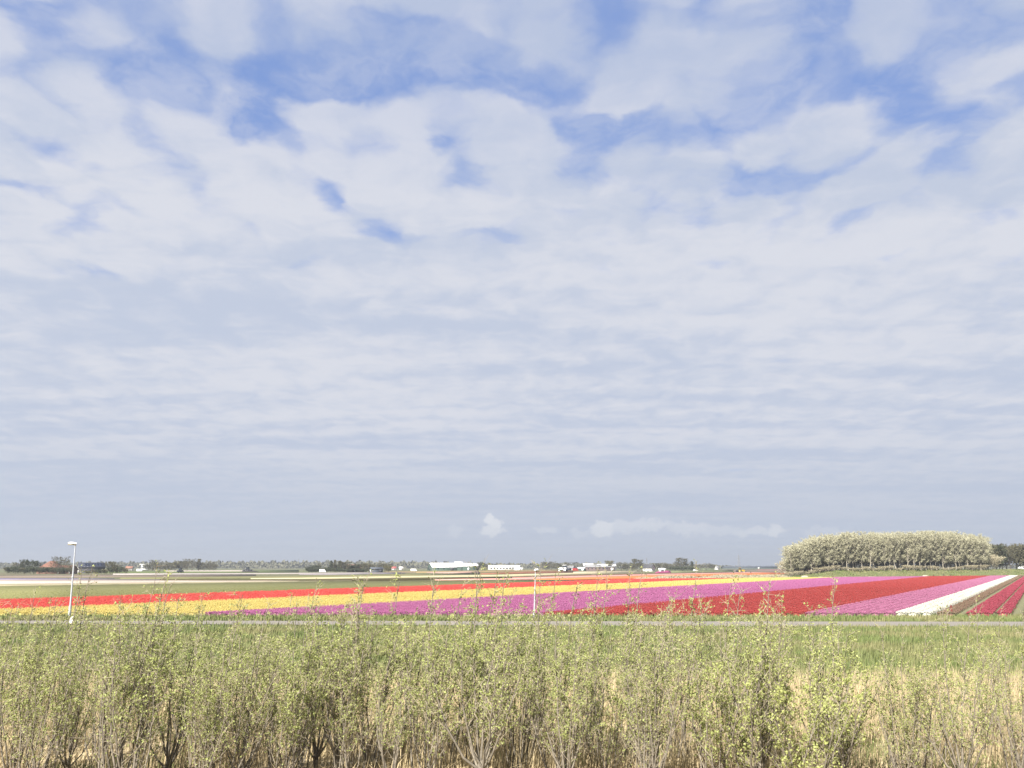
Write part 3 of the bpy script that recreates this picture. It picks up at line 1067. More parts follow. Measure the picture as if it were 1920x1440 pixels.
def tree(key, loc, h, w, rz, label, group, name='tree', cat='tree'):
    mt, mc, ph, pw = PROTO[key]
    r = empty(name, loc, rz)
    tag(r, label, cat, group)
    for nm, me in (('trunk', mt), ('crown', mc)):
        o = bpy.data.objects.new(nm, me)
        COL.objects.link(o)
        o.parent = r
        o.scale = (w / pw, w / pw, h / ph)
    return r


# the grove on its bank
GA, GB = 1478, 1852
rs = random.Random(5)
gi = 0
bankY = lambda px, back: (lambda g: g)(None)


def bank_point(px, back):
    """point on top of the bank in the direction of pixel column px, 'back' metres behind its front edge"""
    k = xat(px, 1.0)
    d = BB - BA
    # BA + d*t = (k*Y', Y') with front edge line shifted by back
    ax, ay = BA.x + back * .55, BA.y + back
    t_ = (k * ay - ax) / (d.x - k * d.y)
    z = 2.6 * min(1, max(0, t_) * 9 + .02) if back > 12 else 2.3 * min(1, max(0, t_) * 9 + .02)
    return Vector((ax + d.x * t_, ay + d.y * t_, z))


TOPS = [(1466, 1040), (1480, 1026), (1500, 1014), (1530, 1008), (1560, 1003), (1600, 1000), (1640, 999), (1700, 999), (1760, 998), (1810, 999), (1830, 1002), (1850, 1010), (1866, 1022)]
for rowi, (back, npx) in enumerate(((14, 34), (18, 34), (23, 32), (29, 30), (36, 26))):
    for i in range(npx):
        px = GA + (GB - GA) * (i + .5 + rs.uniform(-.38, .38)) / npx
        p = bank_point(px, back + rs.uniform(-1.2, 1.2))
        top = float(np.interp(px, [a for a, b in TOPS], [b for a, b in TOPS]))
        hgt = (zat(top, p.y) - p.z) * rs.uniform(.84, 1.06) * (1 if rowi < 3 else 1.0)
        wid = rs.uniform(5.0, 7.4)
        if rowi == 0 and i < 3:
            hgt *= .93
        tree('grove%d' % rs.randrange(6), (p.x, p.y, p.z - .1), hgt, wid, rs.uniform(0, 6.28),
             ('slender pale-trunked tree in the outermost row of the grove on the grassy bank', 'pale-leaved tree in the second row of the grove, just behind its edge trees', 'pale-leaved tree in the middle of the grove on the grassy bank',
              'pale-leaved tree deep inside the grove, behind its middle rows', 'pale-leaved tree along the rear edge of the grove')[rowi], 'trees of the grove on the bank')
for i in range(60):                                            # shaded brush closing the grove's back
    px = 1474 + i * 6.6 + rs.uniform(-3, 3)
    p = bank_point(px, (42, 33, 27)[i % 3] + rs.uniform(-2, 3))
    tree('brush%d' % (i % 2), (p.x, p.y, p.z - .1), rs.uniform(5.5, 8), rs.uniform(6, 9), rs.uniform(0, 6.28),
         'dense brush closing the back of the pale grove', 'brush behind the grove', 'bush', 'bush')
# darker wood beside the grove
for i in range(16):
    px = 1852 + i * 7.5 + rs.uniform(-3, 3)
    p = bank_point(px, 44 + rs.uniform(0, 18))
    hgt = zat(1021 + rs.uniform(-1, 5), p.y) - p.z
    tree(rs.choice(['olive0', 'olive2', 'bare0', 'olive1'] if i > 2 else ['dark1', 'olive1']), (p.x, p.y, p.z - .1), hgt, rs.uniform(7, 9.5), rs.uniform(0, 6.28),
         'dark olive tree in the shaded wood behind the pale grove', 'trees of the dark wood behind the grove')
for i in range(26):
    px = 1480 + i * 14.6 + rs.uniform(-4, 4)
    p = bank_point(px, 12.5 + rs.uniform(-1, 1))
    tree('brush%d' % rs.randrange(2), (p.x, p.y, p.z - .1), rs.uniform(1.2, 2.4), rs.uniform(3, 5), rs.uniform(0, 6.28),
         'low undergrowth bush at the foot of the pale grove', 'undergrowth bushes along the grove', 'bush', 'bush')


def far_tree(key, px, ytop, Y, wpx, label, group, name='tree', cat='tree', hf=None):
    h = zat(ytop, Y)
    w = wpx * Y / 1734.0
    return tree(key, (xat(px, Y), Y, 0), h, w, rs.uniform(-.5, .5), label, group, name, cat)


# farm on the left: hedge, trees
Yf = dist(1076.2)
G1 = 'trees around the red-roofed farm'
for px, yt, w, key, lb in [(47, 1050, 18, 'dark0', 'dark green tree with a ragged top left of the red roof'),
                           (64, 1052, 15, 'dark1', 'dense dark green round tree beside the red roof'),
                           (108, 1044, 30, 'bare1', 'tall wind-swept half-bare tree in front of the red roof'),
                           (118, 1049, 18, 'bare0', 'half-bare tree between the red roof and the lamp post'),
                           (30, 1055, 16, 'bare2', 'small bare tree at the outer edge of the farm hedge'),
                           (75, 1054, 10, 'bare2', 'thin bare tree between the dense green tree and the red roof'),
                           (207, 1053, 18, 'olive1', 'olive tree beside the gable-less end of the grey barn'),
                           (218, 1059, 20, 'olive0', 'low olive tree in the bushes right beside the grey barn'),
                           (133, 1060, 12, 'olive2', 'small brownish tree between the farm and the grey barn')]:
    far_tree(key, px, yt, Yf + rs.uniform(-2, 6), w, lb, G1)
for i in range(17):
    px = 14 + i * 7.4
    far_tree('bush2' if i % 4 else 'bush0', px, 1066 + rs.uniform(-2, 2) - (2 if i < 3 else 0), Yf - 4 + rs.uniform(-1, 1), rs.uniform(12, 17), 'dark green bush in the clipped farm hedge below the red roof', 'farm hedge bushes', 'bush', 'bush')
for px, yt in [(166, 1071), (178, 1070), (187, 1069), (197, 1068), (208, 1065), (217, 1064), (226, 1064), (235, 1066)]:
    far_tree('bush%d' % rs.randrange(3), px, yt, Yf + 1 - (6 if px < 200 else 0) * 3, 13, 'brownish green bush growing along the grey barn', 'bushes along the grey barn', 'bush', 'bush')
# row of trees behind the drawbridge road
Yr = 880
for px, yt, w, key in [(286, 1050, 20, 'bare1'), (295, 1056, 18, 'olive0'), (306, 1054, 18, 'bare0'), (316, 1058, 18, 'olive2'), (328, 1055, 22, 'yellow0'), (340, 1052, 22, 'olive1'),
                       (351, 1048, 20, 'bare1'), (360, 1051, 18, 'bare2'), (372, 1048, 11, 'poplar0'), (383, 1056, 18, 'olive0'), (393, 1053, 16, 'bare0'), (400, 1057, 14, 'olive2'), (277, 1058, 14, 'olive1')]:
    far_tree(key, px, yt, Yr + rs.uniform(-15, 25), w * 1.1, 'olive-brown spring tree in the row behind the white far strip', 'tree row beyond the dark tractor')
# dark farm clump in the middle
Yc = dist(1073.2)
for px, yt, w, key in [(584, 1063, 20, 'dark2'), (592, 1060, 18, 'dark0'), (597, 1056, 8, 'bare1'), (612, 1064, 14, 'dark1'), (620, 1052, 8, 'poplar1'), (627, 1050, 7, 'poplar0'), (637, 1052, 9, 'poplar1'), (633, 1059, 16, 'dark2'),
                       (646, 1053.5, 22, 'olive0'), (655, 1060, 18, 'dark1'), (664, 1060, 16, 'dark0'), (676, 1058, 18, 'dark2'), (686, 1056, 16, 'olive2'), (694, 1058, 14, 'olive1'), (705, 1059, 14, 'bare0'), (722, 1057, 22, 'olive0'), (728, 1061, 14, 'yellow0')]:
    far_tree(key, px, yt, Yc + 10 + rs.uniform(-4, 12), w * 1.1, ('slim upright poplar rising from the dark farm clump' if 'poplar' in key else 'dark tree in the clump around the blue-grey shed'), 'trees around the blue-grey shed')
for i in range(16):
    px = 578 + i * 7.2
    far_tree('bush2', px, 1067 + rs.uniform(-1.5, 1.5), Yc + 4, 11, 'dark bush in the low hedge before the farm clump', 'hedge bushes before the farm clump', 'bush', 'bush')
# trees near the barns and the houses to the right
for px, yt, Y, w, key, lb in [
    (903, 1054.5, 930, 11, 'dark0', 'dark green tree beside the end of the long white-roofed barn'), (909, 1057, 935, 9, 'olive0', 'olive tree beside the white greenhouse'),
    (1024, 1054, 1000, 16, 'olive0', 'olive tree behind the far white tractor'), (1034, 1053, 1000, 15, 'bare2', 'grey bare tree behind the far white tractor'), (1046, 1056, 1000, 16, 'olive2', 'broad olive tree behind the far white tractor'), (1063, 1054, 990, 15, 'bare1', 'brown bare tree over the far white tractor'),
    (1142, 1052, 985, 15, 'yellow0', 'round yellow-olive tree rising over the brick warehouse'),
    (1165, 1054, 880, 20, 'bare0', 'reddish bare tree beside the brick warehouse'), (1174, 1058, 880, 14, 'olive2', 'low olive tree beside the bare reddish tree'),
    (1195, 1049, 820, 24, 'olive0', 'large round olive tree beside the white gabled house'), (1186, 1056, 830, 14, 'bare2', 'small bare tree under the large round olive tree'),
    (1232, 1056, 900, 16, 'olive1', 'olive tree behind the white gabled house'), (1243, 1055, 950, 16, 'bare0', 'bare tree over the small white shed'), (1252, 1057, 950, 16, 'olive2', 'low olive tree beside the small white shed'),
    (1279, 1047, 860, 27, 'olive0', 'tall round olive tree over the clipped hedge'), (1266, 1055, 860, 16, 'bare1', 'smaller bare tree over the clipped hedge'), (1297, 1053, 860, 8, 'poplar1', 'narrow dark conifer at the end of the clipped hedge'),
    (1313, 1058, 1100, 14, 'bare2', 'far bare tree beyond the clipped hedge'), (1324, 1056, 1100, 16, 'bare0', 'far grey tree between hedge and tractor'), (1335, 1058, 1100, 12, 'olive1', 'far low tree near the pale gable')]:
    far_tree(key, px, yt, Y, w, lb, 'trees among the houses and barns')
for i in range(8):
    far_tree('bush2', 1258 + i * 6, 1063.5, 850, 9, 'dark green bush in the clipped hedge under the tall olive tree', 'clipped hedge bushes', 'bush', 'bush')


# the far wood along the horizon: one mass
def wood():
    mb = MB()
    n = 60000
    rs_ = np.random.default_rng(3)
    px = rs_.random(n) * 2300 - 200
    Y = 1900 + 500 * rs_.random(n)
    hp = np.interp(px, [-200, 0, 100, 240, 420, 560, 800, 900, 1000, 1080, 1200, 1330, 1400, 1470, 2100], [10, 10, 11, 12, 13, 13.5, 13, 9, 9, 10, 9, 6, 3, 3, 8])
    lump_ = 1 + .14 * np.sin(px * .31) + .1 * np.sin(px * .83 + 1) + .1 * np.sin(px * 1.9 + 2)
    z = hp * lump_ * rs_.random(n) ** .75
    X = (px - 960) / FPX * math.cos(PITCH) * Y
    c = np.stack([X, Y, z], 1)
    U = rs_.standard_normal((n, 3)); U /= np.linalg.norm(U, axis=1)[:, None]
    W = np.cross(U, rs_.standard_normal((n, 3))); W /= np.linalg.norm(W, axis=1)[:, None]
    s = (1.6 + 2.0 * rs_.random(n))[:, None]
    mb.quads(c, U * s, W * s * .8, 0, .2)
    m = mat('far_wood_leaf', (.20, .19, .12), (.14, .14, .085), .02, .9, island=.6, world=True)
    tag(mb.build('far_wood', m), 'long low grey-green wood along the horizon', 'wood', kind='stuff')


wood()


# ------------------------------------------------------------------ buildings
def gable(name, label, cat, px, Y, L_, W_, he, hr, rz, mw, mr, hip=0.0, group=None, windows=(), doors=(), z=0, over=.35):
    """gabled or hipped building; ridge along local x; parts wall, roof, window, door"""
    root = empty(name, (xat(px, Y), Y, z), rz)
    tag(root, label, cat, group)
    w = MB()
    a, b = L_ / 2, W_ / 2
    hw = hr if hip == 0 else he
    v = [(-a, -b, -.1), (-a, b, -.1), (-a, b, he), (-a, 0, hw - .05), (-a, -b, he), (a, -b, -.1), (a, b, -.1), (a, b, he), (a, 0, hw - .05), (a, -b, he)]
    w.add(v, [[0, 5, 9, 4], [1, 2, 7, 6], [0, 4, 2, 1], [5, 6, 7, 9]])
    w.add(v, [[4, 3, 2], [9, 7, 8]])
    w.build('wall', mw, root)
    r = MB()
    t_ = .22
    sl = (hr - he) / b
    for s in (-1, 1):
        e = b + over
        ze = he - over * sl
        o = over if hip == 0 else over
        rx = a + over if hip == 0 else a - hip
        top = [(-a - o, s * e, ze + t_), (a + o, s * e, ze + t_), (rx, 0, hr + t_), (-rx, 0, hr + t_)]
        bot = [(p[0], p[1], p[2] - t_) for p in top]
        r.add(top + bot, [[0, 1, 2, 3] if s < 0 else [3, 2, 1, 0], [4, 7, 6, 5], [0, 4, 5, 1], [1, 5, 6, 2], [3, 7, 4, 0]])
    if hip:
        for s in (-1, 1):
            tp = [(s * (a + over), -b - over, he - over * sl + t_), (s * (a + over), b + over, he - over * sl + t_), (s * (a - hip), 0, hr + t_)]
            r.add(tp, [[0, 1, 2] if s > 0 else [2, 1, 0]])
    r.build('roof', mr, root)
    for (side, u, zc, ww, hh) in windows:
        m = MB()
        if side == 'f':
            m.box((u, -b - .04, zc), (ww, .12, hh), 0)
        elif side == 'l':
            m.box((-a - .04, u, zc), (.12, ww, hh), 0)
        else:
            m.box((a + .04, u, zc), (.12, ww, hh), 0)
        m.build('window', M_glass, root)
    for (side, u, ww, hh, dm) in doors:
        m = MB()
        if side == 'f':
            m.box((u, -b - .05, hh / 2), (ww, .14, hh), 0)
        elif side == 'l':
            m.box((-a - .05, u, hh / 2), (.14, ww, hh), 0)
        else:
            m.box((a + .05, u, hh / 2), (.14, ww, hh), 0)
        m.build('door', dm, root)
    return root


M_redtile = mat('red_roof_tile', (.27, .13, .09), (.23, .11, .078), 1.2, .8)
M_brick = mat('brown_brick', (.30, .17, .12), (.24, .14, .10), 1.5, .9)
M_greywall = mat('grey_cladding', (.42, .40, .34), (.36, .34, .29), .8, .8)
M_navy = mat('dark_roof_sheet', (.035, .04, .06), (.05, .055, .075), .6, .85)
M_darkwall = mat('dark_cladding', (.09, .09, .10), (.07, .07, .08), .7, .8)
M_solar = mat('solar_panel', (.02, .026, .05), (.025, .032, .06), 2, .2)
M_greenwall = mat('green_sheet_wall', (.10, .16, .125), (.08, .13, .10), .4, .7)
M_whiteroof = mat('white_sheet_roof', (.8, .8, .8), (.74, .74, .74), k=1, scale=.3, rough=.45)
M_bluegrey = mat('blue_grey_cladding', (.10, .115, .14), (.085, .10, .12), .6, .7)
M_greyroof = mat('grey_sheet_roof', (.34, .34, .34), (.28, .28, .29), .5, .7)
M_plum = mat('purple_brick', (.24, .17, .16), (.19, .14, .135), .8, .9)
M_offwall = mat('off_white_plaster', (.6, .585, .54), (.52, .505, .46), k=1, scale=.8, rough=.8)
M_orange = mat('orange_tile', (.36, .18, .12), (.32, .16, .11), 1, .8)

Yh = Yf + 14
gable('farmhouse', 'farmhouse with a steep pyramid-like red tiled roof behind the hedge', 'house', 97, Yh, 13, 12, 2.8, zat(1052.5, Yh), R(12), M_brick, M_redtile, hip=5.2, windows=[('f', -3, 1.5, 1.1, 1.2), ('f', 0, 1.5, 1.1, 1.2), ('f', 3, 1.5, 1.1, 1.2)], doors=[('f', 5, 1, 2.1, M_white)])
gable('annex_house', 'small red-roofed brick annex between the farmhouse and the grey barn', 'house', 128, Yh + 2, 8, 6, 2.4, 4.6, R(-10), M_brick, M_redtile, windows=[('f', -2, 1.3, 1, 1.1), ('f', 1.5, 1.3, 1, 1.1)], doors=[('f', 3.2, .9, 2.0, M_white)])
Yb = dist(1074.8)
bn = gable('grey_barn', 'grey barn with a gable coloured pale as if sunlit and solar panels on its dark roof', 'barn', 171, Yb + 6, 15.2, 10.2, 3.7, zat(1055.3, Yb), R(30), [M_darkwall], M_navy,  # dark wall material puts the shade of the long side into its colour
           windows=[('l', -1.3, 3.4, 1.1, .9), ('l', 1.0, 3.4, 1.1, .9)], doors=[('l', -3.4, 1.3, 2.3, M_white), ('f', 6.2, 1.2, 2.4, M_greywall)])
g = MB()
hb = zat(1055.3, Yb)
g.add([(-7.66, -5.1, 0), (-7.66, 5.1, 0), (-7.66, 5.1, 3.7), (-7.66, 0, hb - .2), (-7.66, -5.1, 3.7)], [[0, 4, 3], [0, 3, 2], [0, 2, 1]])
gc = g.build('sunlit_gable_wall', M_greywall, bn)  # paler sheet over the gable: sunlight put into its colour
slp = (hb - 3.7) / 5.1
for i in range(6):
    for j in range(2):
        m = MB()
        x0 = -4.6 + i * 1.75
        y0 = -4.3 + j * 1.75
        z0, z1 = 3.7 + (y0 + 5.1) * slp + .34, 3.7 + (y0 + 1.6 + 5.1) * slp + .34
        m.add([(x0, y0, z0), (x0 + 1.65, y0, z0), (x0 + 1.65, y0 + 1.6, z1), (x0, y0 + 1.6, z1), (x0, y0, z0 - .06), (x0 + 1.65, y0, z0 - .06), (x0 + 1.65, y0 + 1.6, z1 - .06), (x0, y0 + 1.6, z1 - .06)],
              [[0, 1, 2, 3], [0, 4, 5, 1], [1, 5, 6, 2], [2, 6, 7, 3], [3, 7, 4, 0]])
        m.build('solar_panel', M_solar, bn)

Yw = 950
root = gable('long_barn', 'long green barn with a bright white roof and a raised middle bay', 'barn', 836, Yw + 5, 34, 19, 3.4, zat(1056, Yw), R(20), M_greenwall, M_whiteroof,
             doors=[('f', 4, 3.4, 3.0, M_darkwall), ('l', 0, 3.6, 3.2, M_darkwall)], windows=[('f', -11, 2.0, 1.6, 1.0), ('f', -5, 2.0, 1.6, 1.0)])
m = MB()                                                        # deeper right-hand bay and the raised bay, as parts
zr = zat(1056, Yw)
for (x0, x1, w_, he, hr, nm) in ((15, 33, 12.5, 4.6, zr - .2, 'side_bay'), (9.5, 17.5, 9.7, 4.2, zat(1053.6, Yw), 'raised_bay')):
    m = MB()
    v = [(x0, -w_, 0), (x1, -w_, 0), (x1, -w_, he), (x0, -w_, he), (x0, w_, 0), (x1, w_, 0), (x1, w_, he), (x0, w_, he), (x0, 0, hr), (x1, 0, hr)]
    m.add(v, [[0, 1, 2, 3], [5, 4, 7, 6], [1, 5, 6, 2], [4, 0, 3, 7]])
    m.add(v, [[3, 8, 7], [2, 6, 9]])
    bay = m.build(nm, M_greenwall, root)
    m = MB()
    for s in (-1, 1):
        tp = [(x0 - .3, s * (w_ + .4), he), (x1 + .3, s * (w_ + .4), he), (x1 + .3, 0, hr + .25), (x0 - .3, 0, hr + .25)]
        m.add(tp + [(p[0], p[1], p[2] - .2) for p in tp], [[0, 1, 2, 3], [4, 7, 6, 5], [0, 4, 5, 1], [1, 5, 6, 2], [3, 7, 4, 0]])
    m.build('bay_roof', M_whiteroof, bay)
    if nm == 'side_bay':
        m = MB(); m.box((20.5, -w_ - .06, 1.4), (1.6, .16, 2.8)); m.build('door', M_white, bay)
        m = MB(); m.box((21.0, -w_ * .33, he + (hr - he) * .67 + .3), (4.2, 1.6, .5)); m.build('roof_vent', M_greyroof, bay)

gable('greenhouse', 'long low greenhouse with a white roof beyond the olive tree', 'greenhouse', 946, 1250, 42, 22, 3.4, 5.6, R(-4), M_offwall, M_whiteroof,
      windows=[('f', -17 + i * 4.2, 1.7, 2.6, 1.6) for i in range(9)], doors=[('f', 18.6, 2.4, 2.8, M_darkwall)])
gable('white_shed', 'small white shed before the long greenhouse', 'shed', 972, 1120, 10, 5, 1.6, 2.4, R(0), M_white, M_whiteroof, doors=[('f', 2, 1, 1.5, M_darkwall)])
gable('brick_warehouse', 'long low purple-brick warehouse with a dark flat-looking roof', 'warehouse', 1124, 905, 29, 14, 3.5, 4.4, R(-3), M_plum, M_greyroof,
      windows=[('f', -11 + i * 3.6, 2.2, 1.2, 1.0) for i in range(6)], doors=[('f', 12, 2.6, 2.8, M_offwall)])
gable('grey_warehouse', 'grey-roofed warehouse behind the purple-brick one', 'warehouse', 1112, 985, 16, 12, 4.4, 6.0, R(0), M_greyroof, M_greyroof, doors=[('f', 3, 3, 3, M_darkwall)])
gable('white_warehouse', 'white-roofed warehouse standing behind the grey roof', 'warehouse', 1103, 1100, 12, 12, 5.2, 7.4, R(0), M_greyroof, M_offwall, doors=[('f', 3, 3, 3, M_darkwall)])
gable('white_hall', 'white hall behind the round yellow-olive tree', 'warehouse', 1137, 1100, 22, 12, 4.6, 6.8, R(0), M_greyroof, M_offwall, doors=[('f', -5, 3, 3, M_darkwall)])
gable('flat_white_shed', 'low green and white shed beside the red truck', 'shed', 1090, 900, 6.5, 6, 2.4, 3.1, R(0), M_greenwall, M_whiteroof, doors=[('f', 1, 2, 2, M_white)])
gable('gabled_house', 'white house with a dark steep roof and a bright gable end', 'house', 1216.5, 800, 8.6, 6.2, 2.9, zat(1058.8, 800), R(-38), M_offwall, M_darkwall,
      windows=[('r', -1.2, 1.3, .9, 1.2), ('r', 1.2, 1.3, .9, 1.2), ('r', 0, 3.4, .8, 1.0), ('f', -2, 1.4, 1, 1.1)], doors=[('f', 1, 1, 2.0, M_greyroof)])
gable('garden_shed', 'tiny white shed with a dark opening by the magenta patch', 'shed', 1241, 770, 5, 4, 1.8, 2.5, R(-8), M_offwall, M_whiteroof, doors=[('f', .3, 2.2, 1.5, M_darkwall)])
gable('blue_shed', 'low blue-grey shed at the end of the dark farm clump', 'shed', 705, Yc + 2, 8.2, 7, 2.4, zat(1064, Yc), R(24), M_bluegrey, M_bluegrey, doors=[('l', 0, 1.6, 2.1, M_white), ('f', 2.6, 2.0, 2.0, M_darkwall)])
gable('clump_farmhouse', 'dark red-brown roofed farmhouse hidden in the farm clump', 'house', 667, Yc + 26, 12, 8, 2.8, zat(1058.6, Yc + 26), R(4), M_brick, mat('brown_roof', (.17, .085, .07), (.13, .07, .06), 1, .8), windows=[('f', -3, 1.4, 1, 1), ('f', 2, 1.4, 1, 1)], doors=[('f', 0, 1, 2, M_white)])
gable('orange_cottage', 'tiny far cottage with a pinkish orange roof near the drawbridge', 'house', 243, 960, 6.5, 5, 2.3, 4.2, R(5), M_offwall, M_orange, windows=[('f', -1.5, 1.2, .8, .8)], doors=[('f', 1.2, .9, 1.8, M_darkwall)])
gable('pale_gable_house', 'far small pale house beside the grove edge', 'house', 1465, 1300, 7, 6, 2.6, 5.2, R(20), M_offwall, M_offwall, windows=[('f', 0, 1.4, 1, 1)], doors=[('f', 2, .9, 1.8, M_darkwall)])
gable('pale_cottage', 'far little white cottage beyond the clipped hedge', 'house', 1344, 1250, 5, 5, 2.4, 4.6, R(30), M_offwall, M_greyroof, windows=[('l', 0, 1.4, 1, 1)], doors=[('f', 1, .9, 1.8, M_darkwall)])
gable('white_cottage', 'little white house between two bare trees behind the white tractor', 'house', 1070, 1040, 7, 6, 2.4, 4.8, R(-20), M_offwall, M_greyroof, windows=[('f', -1, 1.4, 1, 1)], doors=[('f', 1.4, .9, 1.8, M_darkwall)])
gable('glass_range', 'very long low dark blue-grey greenhouse range under the horizon', 'greenhouse', 1408, 1650, 100, 30, 3.2, 4.6, R(0), M_bluegrey, M_bluegrey, doors=[('f', 10, 3, 2.5, M_offwall)])
gable('red_cottage', 'tiny far red-roofed cottage beyond the blue-grey shed', 'house', 738, 1150, 6, 5, 2.0, 3.8, R(10), M_offwall, mat('bright_red_roof', (.55, .14, .12), (.45, .1, .1), 1, .7), windows=[('f', -1, 1.2, .8, .8)], doors=[('f', 1.2, .9, 1.7, M_darkwall)])
gable('little_white_house', 'tiny far white house beside the red-roofed cottage', 'house', 752, 1150, 4.5, 5, 2.0, 3.6, R(10), M_offwall, M_offwall, windows=[('f', -1, 1.2, .8, .8)], doors=[('f', 1, .9, 1.7, M_darkwall)])


# drawbridge
def drawbridge():
    Y = 900
    r = empty('drawbridge', (xat(269, Y), Y, 0), 0)
    tag(r, 'white wooden drawbridge with an overhead balance beam', 'bridge')
    zt = zat(1058.6, Y)
    for s in (-1, 1):
        m = MB(); m.box((-1.5, s * 1.6, zt / 2), (.4, .4, zt)); m.build('post', M_white, r)
        m = MB(); m.box((.4, s * 1.6, zt + .2), (7.6, .35, .45)); m.build('balance_beam', M_white, r)
        m = MB(); m.tube([(3.6, s * 1.6, zt), (3.9, s * 1.6, 1.0)], .07, 4); m.build('chain', M_white, r)
    m = MB(); m.box((-1.5, 0, zt - .3), (.35, 3.6, .4)); m.build('crossbeam', M_white, r)
    m = MB(); m.box((1.2, 0, .8), (6.5, 3.8, .3)); m.build('deck', M_greyroof, r)
    m = MB(); m.box((1.2, -2.0, 1.4), (6.5, .12, .9)); m.build('railing', M_white, r)
    m = MB(); m.box((-3.0, 0, .4), (2.5, 4.4, .9)); m.build('abutment', M_brick, r)


drawbridge()


# lattice pylons on the horizon
def pylon(px, ytop, Y, label):
    r = empty('pylon', (xat(px, Y), Y, 0), .4)
    tag(r, label, 'pylon', 'pylons on the horizon')
    h = zat(ytop, Y)
    b = h * .09
    leg = MB()
    for sx in (-1, 1):
        for sy in (-1, 1):
            leg = MB()
            leg.tube([(sx * b, sy * b, 0), (sx * b * .25, sy * b * .25, h * .75), (0, 0, h)], .16, 4)
            leg.build('leg', M_greyroof, r)
    br = MB()
    for k in range(7):
        z0, z1 = h * k / 8, h * (k + 1) / 8
        w0, w1 = b * (1 - z0 / h), b * (1 - z1 / h)
        for (a, c) in ((( -1, -1), (1, -1)), ((1, -1), (1, 1)), ((1, 1), (-1, 1)), ((-1, 1), (-1, -1))):
            br.tube([(a[0] * w0, a[1] * w0, z0), (c[0] * w1, c[1] * w1, z1)], .09, 3)
            br.tube([(c[0] * w0, c[1] * w0, z0), (a[0] * w1, a[1] * w1, z1)], .09, 3)
    br.build('bracing', M_greyroof, r)
    for zz, ww in ((.72, .16), (.86, .12)):
        m = MB(); m.box((0, 0, h * zz), (h * ww * 2, .3, .35)); m.build('crossarm', M_greyroof, r)


pylon(559, 1047, 2400, 'thin far pylon standing over the long horizon wood')
pylon(1213, 1045, 1700, 'grey pylon rising behind the white gabled house')
pylon(1386, 1039, 1700, 'tall grey pylon rising behind the yellow tractor')


# ------------------------------------------------------------------ vehicles
def wheel(name, parent, c, r_, w_, rim):
    m = MB()
    k = 16
    a = np.arange(k) * 2 * math.pi / k
    prof = [(-w_ / 2, r_ * .62), (-w_ / 2, r_ * .93), (-w_ * .3, r_), (w_ * .3, r_), (w_ / 2, r_ * .93), (w_ / 2, r_ * .62)]
    v = np.array([[c[0] + rr * math.cos(t_), c[1] + yy, c[2] + rr * math.sin(t_)] for yy, rr in prof for t_ in a])
    f = [[i * k + j, i * k + (j + 1) % k, (i + 1) * k + (j + 1) % k, (i + 1) * k + j] for i in range(5) for j in range(k)]
    m.add(v, f)
    w = m.build(name, M_black, parent)
    m = MB()
    m.tube([(c[0], c[1] - w_ * .42, c[2]), (c[0], c[1] + w_ * .42, c[2])], r_ * .64, 14)
    m.build('rim', rim, w)
    return w


def hull(m, prof, w_, y0=0.0, mi=0):
    """side profile (x, z) extruded across y, fan from its centroid"""
    n = len(prof)
    cx, cz = sum(p[0] for p in prof) / n, sum(p[1] for p in prof) / n
    v = [(p[0], y0 - w_ / 2, p[1]) for p in prof] + [(p[0], y0 + w_ / 2, p[1]) for p in prof] + [(cx, y0 - w_ / 2, cz), (cx, y0 + w_ / 2, cz)]
    m.add(v, [[i, n + i, n + (i + 1) % n, (i + 1) % n] for i in range(n)], mi)
    m.add(v, [[(i + 1) % n, i, 2 * n][::-1] for i in range(n)] + [[n + i, n + (i + 1) % n, 2 * n + 1][::-1] for i in range(n)], mi)


def tractor(label, px, Y, rz, body, rim, cab, s=1.0):
    r = empty('tractor', (xat(px, Y), Y, 0), rz)
    tag(r, label, 'tractor', 'tractors working on the fields')
    r.scale = (s, s, s)
    m = MB(); hull(m, [(.2, .85), (2.3, .85), (2.4, 1.3), (2.2, 1.6), (.2, 1.75)], .85); m.build('bonnet', body, r)
    m = MB(); hull(m, [(-1.3, .75), (.4, .75), (.4, 1.4), (-1.3, 1.4)], 1.0); m.build('chassis', M_darkwall, r)
    m = MB(); hull(m, [(-1.35, 1.4), (.35, 1.4), (.2, 2.65), (-1.2, 2.65)], 1.35); c = m.build('cab', cab, r)
    m = MB(); m.box((-.5, 0, 2.72), (1.7, 1.5, .16)); m.build('cab_roof', body, c)
    for sy in (-1, 1):
        wheel('wheel', r, (-.75, sy * .95, .88), .88, .5, rim)
        wheel('wheel', r, (1.75, sy * .85, .58), .58, .38, rim)
        m = MB(); hull(m, [(-1.6, 1.2), (-1.2, 1.8), (-.4, 1.85), (.05, 1.5), (.0, 1.42), (-.4, 1.75), (-1.15, 1.7), (-1.5, 1.15)], .5, sy * .95); m.build('fender', body, r)
    m = MB(); m.tube([(1.2, .3, 1.6), (1.2, .3, 2.5)], .05, 6); m.build('exhaust', M_black, r)
    m = MB(); m.box((-2.3, 0, 1.0), (1.3, 2.3, .9)); m.box((-1.6, 0, .8), (.6, .3, .3)); m.build('implement', M_navy, r)
    return r


M_yel = mat('yellow_paint', (.62, .40, .03), (.55, .34, .03), 2, .4)
M_gold = mat('yellow_rim', (.75, .62, .25), (.7, .55, .2), 2, .5)
tractor('yellow tractor with pale wheels on the ploughed field', 1389, dist(1073.6), R(-12), M_yel, M_gold, M_glass, 1.15)
tractor('white tractor in front of the bare trees', 1057, dist(1071.9), R(160), M_white, M_white, M_glass, 1.9)
tractor('small dark tractor on the field by the tree row', 339, dist(1073.9), R(80), M_darkwall, M_greyroof, M_glass, 1.05)
tractor('black tractor beside the dark heap of soil', 463, dist(1072.4), R(175), M_darkwall, M_darkwall, M_glass, 1.3)


